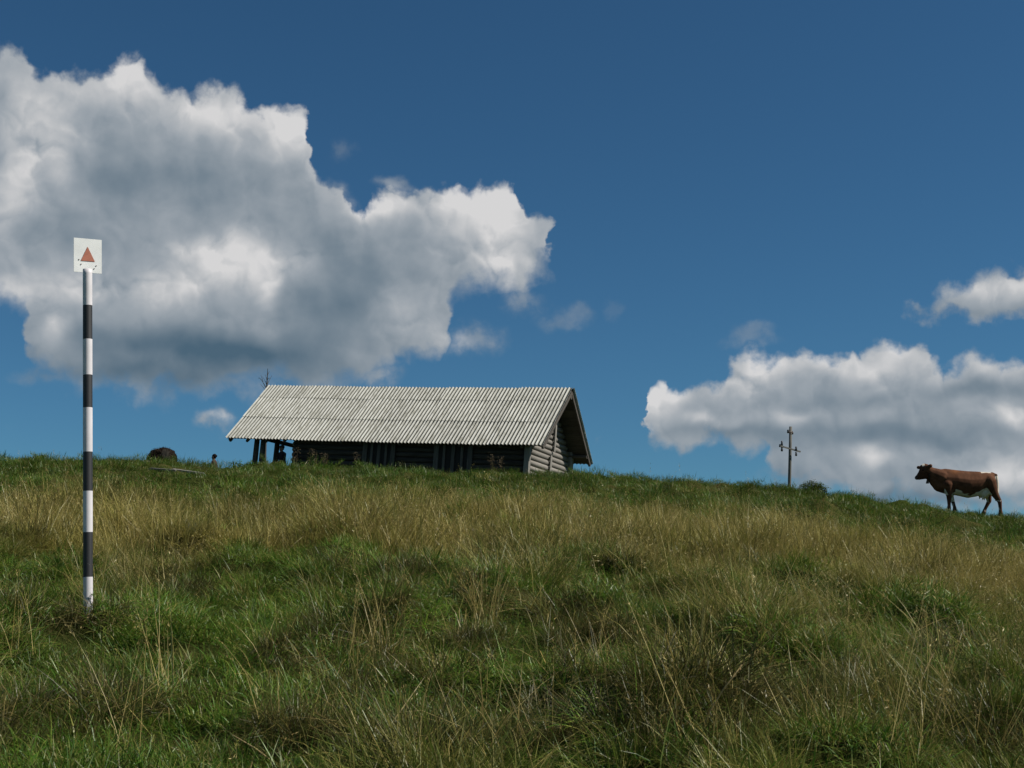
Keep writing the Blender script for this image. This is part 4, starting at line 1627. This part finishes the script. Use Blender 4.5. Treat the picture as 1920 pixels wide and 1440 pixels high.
# ------------------------------------------------------------------ grass
def clump(name, nblades, h, hsd, rad, width, lean, curl, cols, tipcols=None, segs=3, heads=0.0, seed=0, flat=0.0):
    rs = np.random.default_rng(seed)
    V, F, Cc = [], [], []
    for b in range(nblades):
        a = rs.uniform(0, 2 * math.pi)
        r = rad * math.sqrt(rs.random())
        p = np.array([r * math.cos(a), r * math.sin(a), -0.02])
        da = a + rs.normal(0, 0.9)
        out = np.array([math.cos(da), math.sin(da), 0])
        ln = max(h * 0.25, rs.normal(h, hsd))
        le = abs(rs.normal(lean, lean * 0.6))
        cu = abs(rs.normal(curl, curl * 0.6))
        side = np.array([-math.sin(da + rs.normal(0, .8)), math.cos(da + rs.normal(0, .8)), 0])
        side /= np.linalg.norm(side)
        c0 = np.array(cols[rs.integers(len(cols))]) * rs.uniform(0.75, 1.25)
        c1 = np.array(tipcols[rs.integers(len(tipcols))]) * rs.uniform(0.8, 1.2) if tipcols is not None else c0
        ang = le
        w0 = width * rs.uniform(0.7, 1.3)
        base_i = len(V)
        for s in range(segs + 1):
            tt = s / segs
            w = w0 * (1 - tt) ** 0.7 if s < segs else 0.0
            cc_ = c0 * (1 - tt) + c1 * tt
            if s < segs:
                V += [p - side * w / 2, p + side * w / 2]
                Cc += [cc_, cc_]
            else:
                V.append(p.copy())
                Cc.append(cc_)
            ang += cu / segs
            p = p + (out * math.sin(ang) + np.array([0, 0, math.cos(ang)])) * ln / segs
        for s in range(segs - 1):
            k = base_i + 2 * s
            F.append((k, k + 1, k + 3, k + 2))
        k = base_i + 2 * (segs - 1)
        F.append((k, k + 1, k + 2))
        if heads and rs.random() < heads:
            tipp = V[-1]
            prev = (V[base_i + 2 * (segs - 1)] + V[base_i + 2 * (segs - 1) + 1]) / 2
            ax = (tipp - prev)
            ax /= max(np.linalg.norm(ax), 1e-6)
            for q in range(9):
                tq = rs.uniform(-0.02, 0.11) * (h / 0.5)
                cq = tipp - ax * tq + rs.normal(0, 0.006, 3)
                d1 = (ax + rs.normal(0, 0.5, 3))
                d1 = d1 / np.linalg.norm(d1) * rs.uniform(0.006, 0.012)
                d2 = np.cross(d1, rs.normal(0, 1, 3))
                d2 = d2 / max(np.linalg.norm(d2), 1e-6) * rs.uniform(0.0014, 0.0026) * max(1, width / 0.0045)
                k = len(V)
                V += [cq - d1, cq + d2, cq + d1, cq - d2]
                F.append((k, k + 1, k + 2, k + 3))
                Cc += [c1 * rs.uniform(0.6, 1.0)] * 4
    me = bpy.data.meshes.new(name)
    me.from_pydata([tuple(x) for x in V], [], F)
    ca = me.color_attributes.new('blade', 'FLOAT_COLOR', 'POINT')
    arr = np.concatenate([np.array(Cc), np.ones((len(Cc), 1))], 1).astype(np.float32)
    ca.data.foreach_set('color', arr.ravel())
    me.materials.append(M_GRASS)
    me.update()
    return bpy.data.objects.new(name, me)


G1 = [(0.052, 0.118, 0.011), (0.074, 0.132, 0.014), (0.038, 0.090, 0.010), (0.10, 0.138, 0.018), (0.15, 0.145, 0.034)]
G2 = [(0.078, 0.108, 0.016), (0.105, 0.126, 0.022), (0.062, 0.094, 0.014), (0.145, 0.140, 0.036), (0.20, 0.165, 0.054)]
D1 = [(0.31, 0.25, 0.070), (0.37, 0.29, 0.088), (0.23, 0.21, 0.05), (0.48, 0.39, 0.145), (0.15, 0.165, 0.036)]
D2 = [(0.36, 0.285, 0.10), (0.46, 0.37, 0.155), (0.30, 0.215, 0.078)]
TU = [(0.036, 0.056, 0.009), (0.05, 0.068, 0.012), (0.028, 0.042, 0.008), (0.06, 0.052, 0.02), (0.12, 0.095, 0.036)]
protos = []                                          # index -> prototype, kept in a collection that is not in the scene
pcol = bpy.data.collections.new('grass_prototypes')


def proto(key, n, *a, **k):
    ids = []
    for i in range(n):
        o = clump('%s_%02d' % (key, i), *a, seed=hash_seed(key, i), **k)
        protos.append((o, key))
        ids.append(o)
    return ids


def hash_seed(key, i):
    return sum(ord(c) * (j + 3) for j, c in enumerate(key)) * 31 + i


K = {}
K['turf'] = proto('a_turf', 6, 330, 0.095, 0.035, 0.22, 0.0050, 0.6, 1.2, G1)
K['turf_far'] = proto('b_turf_far', 4, 300, 0.10, 0.035, 0.36, 0.0075, 0.4, 0.8, G1)
K['mid'] = proto('c_mid', 5, 170, 0.23, 0.07, 0.12, 0.0040, 0.42, 1.1, G2, G2 + D1[:1])
K['mid_far'] = proto('d_mid_far', 4, 170, 0.24, 0.07, 0.26, 0.0064, 0.3, 0.8, G2, G2)
K['tuss'] = proto('e_tuss', 5, 300, 0.22, 0.06, 0.15, 0.0042, 0.65, 1.3, TU, TU + TU + D1[:2])
K['dry'] = proto('f_dry', 4, 46, 0.34, 0.09, 0.13, 0.0030, 0.22, 0.75, D1 + G2[:2], D1 + D2, heads=0.25)
K['dry_far'] = proto('g_dry_far', 4, 90, 0.36, 0.09, 0.24, 0.0062, 0.22, 0.7, D1 + G2[:2], D1 + D2, heads=0.15)
K['stalk'] = proto('h_stalk', 5, 5, 0.50, 0.12, 0.07, 0.0034, 0.18, 0.5, D2, D2, segs=5, heads=0.75)
K['leaf'] = proto('j_leaf', 4, 14, 0.10, 0.03, 0.05, 0.022, 0.75, 0.9, [(0.06, 0.13, 0.014), (0.085, 0.15, 0.02), (0.05, 0.11, 0.016)], segs=4)
K['flat'] = proto('i_flat', 4, 30, 0.26, 0.08, 0.14, 0.0038, 1.15, 0.8, D1 + D2, D2)
names_sorted = sorted(o.name for o, _ in protos)
idx = {n: i for i, n in enumerate(names_sorted)}
for o, _ in protos:
    pcol.objects.link(o)
KI = {k: [idx[o.name] for o in v] for k, v in K.items()}


def scatter_tree():
    ng = bpy.data.node_groups.new('scatter_grass', 'GeometryNodeTree')
    ng.interface.new_socket('Geometry', in_out='INPUT', socket_type='NodeSocketGeometry')
    ng.interface.new_socket('Geometry', in_out='OUTPUT', socket_type='NodeSocketGeometry')
    N, Lk = ng.nodes, ng.links
    gi, go = N.new('NodeGroupInput'), N.new('NodeGroupOutput')
    ci = N.new('GeometryNodeCollectionInfo')
    ci.inputs['Collection'].default_value = pcol
    ci.inputs['Separate Children'].default_value = True
    ci.inputs['Reset Children'].default_value = True
    ip = N.new('GeometryNodeInstanceOnPoints')
    ip.inputs['Pick Instance'].default_value = True

    def att(name, typ):
        n = N.new('GeometryNodeInputNamedAttribute')
        n.data_type = typ
        n.inputs['Name'].default_value = name
        return n.outputs['Attribute']

    Lk.new(gi.outputs[0], ip.inputs['Points'])
    Lk.new(ci.outputs[0], ip.inputs['Instance'])
    Lk.new(att('pick', 'INT'), ip.inputs['Instance Index'])
    e2r = N.new('FunctionNodeEulerToRotation')
    Lk.new(att('turn', 'FLOAT_VECTOR'), e2r.inputs[0])
    Lk.new(e2r.outputs[0], ip.inputs['Rotation'])
    Lk.new(att('size', 'FLOAT_VECTOR'), ip.inputs['Scale'])
    Lk.new(ip.outputs[0], go.inputs[0])
    return ng


NG = scatter_tree()


class Field:
    def __init__(self):
        self.p, self.k, self.t, self.s, self.c, self.d = [], [], [], [], [], []

    def put(self, x, y, kind, size, tint, dry, tilt=0.1, zoff=0.0):
        n = len(x)
        if n == 0:
            return
        z = ground(x, y) + zoff
        self.p.append(np.stack([x, y, z], 1))
        ids = np.array(KI[kind])
        self.k.append(ids[rng.integers(0, len(ids), n)])
        # lean each clump with the slope under it
        e_ = 0.15
        gx_ = (ground(x + e_, y) - ground(x - e_, y)) / (2 * e_)
        gy_ = (ground(x, y + e_) - ground(x, y - e_)) / (2 * e_)
        ph = rng.uniform(0, 6.283, n)
        lx, ly = gx_ * np.cos(ph) + gy_ * np.sin(ph), -gx_ * np.sin(ph) + gy_ * np.cos(ph)
        follow = 0.9 if kind.startswith('turf') else 0.35
        self.t.append(np.stack([np.arctan(ly) * follow + rng.normal(0, tilt, n), -np.arctan(lx) * follow + rng.normal(0, tilt, n), ph], 1))
        sz = np.broadcast_to(size, (n,)) * rng.uniform(0.72, 1.3, n)
        self.s.append(np.stack([sz * rng.uniform(0.9, 1.15, n), sz * rng.uniform(0.9, 1.15, n), sz * rng.uniform(0.8, 1.2, n)], 1))
        self.c.append(np.broadcast_to(tint, (n,)) * rng.uniform(0.8, 1.2, n))
        self.d.append(np.clip(np.broadcast_to(dry, (n,)), 0, 1))

    def build(self, name, label):
        p = np.concatenate(self.p)
        me = bpy.data.meshes.new(name)
        me.vertices.add(len(p))
        me.vertices.foreach_set('co', p.ravel())
        for nm, typ, arr, prop in (('pick', 'INT', np.concatenate(self.k).astype(np.int32), 'value'),
                                   ('turn', 'FLOAT_VECTOR', np.concatenate(self.t).astype(np.float32).ravel(), 'vector'),
                                   ('size', 'FLOAT_VECTOR', np.concatenate(self.s).astype(np.float32).ravel(), 'vector'),
                                   ('tint', 'FLOAT', np.concatenate(self.c).astype(np.float32), 'value'),
                                   ('dry', 'FLOAT', np.concatenate(self.d).astype(np.float32), 'value')):
            a = me.attributes.new(nm, typ, 'POINT')
            a.data.foreach_set(prop, arr)
        me.update()
        o = link(bpy.data.objects.new(name, me))
        m = o.modifiers.new('scatter', 'NODES')
        m.node_group = NG
        tag(o, label, 'grass', None, 'stuff')
        print(name, len(p))
        return o


def sample(y0, y1, per_m2, margin=2.0, spread=0.43):
    """Random points on the visible slope between two depths."""
    hw = lambda y: spread * y + margin
    area = (hw(y0) + hw(y1)) * (y1 - y0)
    n = int(area * per_m2)
    y = rng.uniform(y0, y1, n * 2)
    keep = rng.random(n * 2) < hw(y) / hw(y1)
    y = y[keep][:n]
    x = rng.uniform(-1, 1, len(y)) * hw(y)
    return x, y


def dryness(x, y):
    """How straw coloured the meadow is here: a dry belt across the middle of the slope."""
    u = x / np.maximum(y, 1)
    y = y - np.clip((u + 0.12) / 0.2, 0, 1) * np.clip((0.32 - u) / 0.1, 0, 1) * 2.2 * np.clip((y - 13) / 5, 0, 1) + (fbm(x / 1.9 + 9, y / 2.5, 151, 3) - 0.5) * 5.0 * np.clip((y - 9) / 4, 0, 1)
    base = np.interp(y, [3, 7, 10, 11.5, 13, 16, 18, 21, 26, 60], [0.16, 0.13, 0.15, 0.34, 0.72, 0.84, 0.60, 0.22, 0.06, 0.05])
    base = base + np.interp(y, [3, 6, 9, 12, 14], [0.05, 0.16, 0.22, 0.24, 0.0]) * np.clip((u - 0.05) / 0.15, 0, 1)
    base = base - 0.25 * np.clip((y - 12) / 4, 0, 1) * np.clip((18 - y) / 3, 0, 1) * np.clip((-u - 0.1) / 0.2, 0, 1)
    return base + (fbm(x / 2.6, y / 3.2, 61, 4) - 0.5) * 0.9


def lawn(x, y):
    """1 where the sward is grazed short."""
    u = x / np.maximum(y, 1)
    n = fbm(x / 1.5 + 3, y / 1.9, 71, 3)
    k = np.interp(y, [3, 6, 8, 11, 12.5, 14], [0.70, 0.76, 0.82, 0.78, 0.58, 0.12]) - np.clip((u - 0.05) / 0.14, 0, 1) * 0.40
    return np.clip((n - (1 - k)) / 0.1 + 0.5, 0, 1)


turf, meadow, drygrass = Field(), Field(), Field()
keepout_c = [(p0.lerp(p1, t_).x, p0.lerp(p1, t_).y - q, 0.42) for p0, p1 in BOARD_SPOTS for t_ in (0, .33, .66, 1) for q in (0, 0.5, 1.0, 1.5)] + [(mp_base.x, mp_base.y - 0.06, 0.22), (mp_base.x, mp_base.y - 0.34, 0.26)]


def clear(x, y):
    k = np.ones(len(x), bool)
    for cx, cy, r_ in keepout_c:
        k &= (np.hypot(x - cx, (y - cy) * 0.8) > r_)
    hx, hy = x + 4.3, y - 60
    cx_, sx_ = math.cos(0.37), math.sin(0.37)
    lx, ly = hx * cx_ - hy * sx_, hx * sx_ + hy * cx_
    k &= ~((np.abs(lx) < 7.0) & (np.abs(ly) < 2.7))
    return k


for (y0, y1, dens, kind) in ((3.0, 8, 38, 'turf'), (8, 13, 28, 'turf'), (13, 20, 7, 'turf_far'), (20, 32, 5, 'turf_far'), (32, 50, 3.6, 'turf_far'), (50, 74, 1.6, 'turf_far')):
    x, y = sample(y0, y1, dens)
    k = clear(x, y)
    x, y = x[k], y[k]
    d = dryness(x, y)
    lw = lawn(x, y)
    turf.put(x, y, kind, 0.85 + 0.3 * rng.random(len(x)), (0.75 + 0.75 * fbm(x / 0.8, y / 0.8, 5, 2)) * (1 - 0.22 * np.clip((y - 21) / 4, 0, 1)), np.clip((d - 0.5) * 0.8, 0, 0.5) * (1 - 0.9 * lw), 0.15)
for (y0, y1, dens, kind) in ((3.0, 8, 24, 'mid'), (8, 13, 22, 'mid'), (13, 20, 10, 'mid_far'), (20, 32, 5.5, 'mid_far'), (32, 50, 2.4, 'mid_far'), (50, 74, 1, 'mid_far')):
    x, y = sample(y0, y1, dens)
    lw = lawn(x, y)
    tuft = fbm(x / 0.55 + 11, y / 0.62, 131, 2)
    k = clear(x, y) & (rng.random(len(x)) > lw * 0.95) & (rng.random(len(x)) < np.clip((tuft - 0.36) * 6, 0.04, 1))
    x, y = x[k], y[k]
    d = dryness(x, y)
    far = np.clip((y - 17) / 6, 0, 1)
    meadow.put(x, y, kind, (0.35 + 1.25 * fbm(x / 0.8, y / 0.8, 15, 2)) * (1 - 0.68 * far), (0.55 + 0.95 * fbm(x / 0.7, y / 0.7, 6, 2)) * (1 - 0.25 * np.clip((y - 21) / 4, 0, 1)), np.clip((d - 0.3) * 0.9, 0, 0.8), 0.2)
for (y0, y1, dens, kind) in ((3.0, 8, 22, 'dry'), (8, 13, 34, 'dry'), (13, 20, 20, 'dry_far'), (20, 32, 13, 'dry_far'), (32, 46, 3, 'dry_far')):
    x, y = sample(y0, y1, dens)
    d = dryness(x, y)
    lw = lawn(x, y)
    tuft = fbm(x / 0.7 + 51, y / 0.8, 141, 2)
    k = clear(x, y) & (rng.random(len(x)) < np.clip((d - 0.16) * 1.5, 0.015, 1)) & (rng.random(len(x)) > lw * 0.95) & (rng.random(len(x)) < np.clip((tuft - 0.34) * 5, 0.08, 1))
    x, y = x[k], y[k]
    far = np.clip((y - 16) / 6, 0, 1)
    drygrass.put(x, y, kind, (0.6 + 0.55 * fbm(x / 1.3, y / 1.3, 25, 2)) * (1 - 0.55 * far), 0.85 + 0.3 * fbm(x / 1.8, y / 1.8, 7, 2), np.clip((dryness(x, y) - 0.55), 0, 0.5), 0.16)
# matted dead grass
for (y0, y1, dens) in ((3.0, 8, 9), (8, 13, 8), (13, 22, 3)):
    x, y = sample(y0, y1, dens)
    n = fbm(x / 0.9 + 40, y / 0.9, 81, 3)
    k = clear(x, y) & (n > 0.53) & (rng.random(len(x)) > lawn(x, y) * 0.8)
    x, y = x[k], y[k]
    drygrass.put(x, y, 'flat', 0.9, 0.85, 0.1, 0.3, 0.03)
# rosettes of broad leaved herbs between the grass
for (y0, y1, dens) in ((3.2, 8, 2.2), (8, 14, 1.6)):
    x, y = sample(y0, y1, dens)
    k = clear(x, y) & (fbm(x / 1.0 + 60, y / 1.0, 161, 2) > 0.5)
    turf.put(x[k], y[k], 'leaf', 0.9, 1.0, 0.05, 0.2, 0.01)
# tall single stalks
for (y0, y1, dens) in ((4.2, 8, 4.0), (8, 13, 3.0), (13, 22, 2.0)):
    x, y = sample(y0, y1, dens)
    n = fbm(x / 1.2 + 80, y / 1.2, 91, 3)
    k = clear(x, y) & (n > 0.47) & (rng.random(len(x)) > lawn(x, y) * 0.85)
    x, y = x[k], y[k]
    drygrass.put(x, y, 'stalk', 0.9, 1.0, 0.2, 0.22)
# tussocks that stand out in the photograph
for (px, py, s_, n_) in ((470, 1030, 1.0, 5), (640, 1075, .8, 4), (770, 1070, .8, 4), (865, 1105, .9, 4), (955, 1085, .9, 4), (1050, 1165, .95, 5), (1130, 1200, .9, 5),
                         (1700, 1085, 1.1, 6), (1240, 1330, 1.3, 9), (1330, 1290, 1.2, 6), (230, 1330, 1.0, 5), (790, 1275, 1.0, 5), (690, 1190, 1.0, 5), (560, 1400, 1.0, 5),
                         (350, 1120, 0.9, 4), (250, 1090, .9, 4), (870, 1210, .8, 4), (1480, 1180, 1.0, 5), (1600, 1330, 1.1, 6), (1850, 1250, 1.1, 6), (1780, 1400, 1.1, 6),
                         (540, 1240, .8, 3), (700, 1420, 1.2, 6), (960, 1400, 1.0, 5), (60, 1380, 1.0, 5), (120, 1160, .8, 4), (1420, 1060, .9, 4), (1560, 1010, .9, 4), (330, 1010, .8, 4),
                         (50, 1020, .9, 4), (1850, 1040, 1.0, 4), (1180, 1060, .8, 3), (1100, 1010, .8, 3)):
    g_ = ground_at(px, py)
    n_ += 2
    x = g_.x + rng.normal(0, 0.19 * s_, n_)
    y = g_.y + rng.normal(0, 0.17 * s_, n_)
    meadow.put(x, y, 'tuss', s_ * 0.9, 0.85, 0.05, 0.25, 0.03)
    drygrass.put(x[:2], y[:2], 'flat', s_ * 1.1, 0.9, 0.1, 0.3, 0.08)
x, y = sample(4.2, 12.5, 2.4)
n = fbm(x / 1.2 + 20, y / 1.2, 101, 2)
k = clear(x, y) & (n > 0.5) & (rng.random(len(x)) > lawn(x, y) * 0.6)
meadow.put(x[k], y[k], 'tuss', 0.8, 0.9, 0.06, 0.2)
# the tall straw sheaf in the middle of the slope and stalks nearest the camera
for (px, py, n_, s_) in ((905, 1160, 9, 0.95), (912, 1175, 6, 0.8), (640, 1240, 5, 0.9), (690, 1250, 5, 0.9), (740, 1230, 6, 0.95), (300, 1300, 3, 0.9), (1340, 1400, 3, 1.0), (1700, 1400, 4, 1.0),
                         (1860, 1420, 5, 1.0), (1560, 1380, 3, 0.9), (1000, 1420, 4, 0.8), (1120, 1300, 3, 0.9), (200, 1420, 3, 0.9), (760, 1440, 4, 0.8), (25, 1230, 4, .8)):
    g_ = ground_at(px, min(py, 1436))
    drygrass.put(g_.x + rng.normal(0, 0.05, n_), g_.y + rng.normal(0, 0.05, n_), 'stalk', s_, 1.0, 0.2, 0.12)
for (y0, y1, dens) in ((12, 24, 1.0), (24, 46, 0.8)):
    x, y = sample(y0, y1, dens)
    n = fbm(x / 2.0 + 33, y / 2.0, 111, 2)
    k = clear(x, y) & (n > 0.5)
    meadow.put(x[k], y[k], 'tuss', np.where(y[k] < 24, 0.95, 0.62), 0.8, 0.08, 0.2)
turf.build('short_grass', 'short green grass covering the pasture')
meadow.build('meadow_grass', 'longer olive green grass and tussocks on the slope')
drygrass.build('dry_grass', 'straw coloured dry grass with seed heads across the slope')
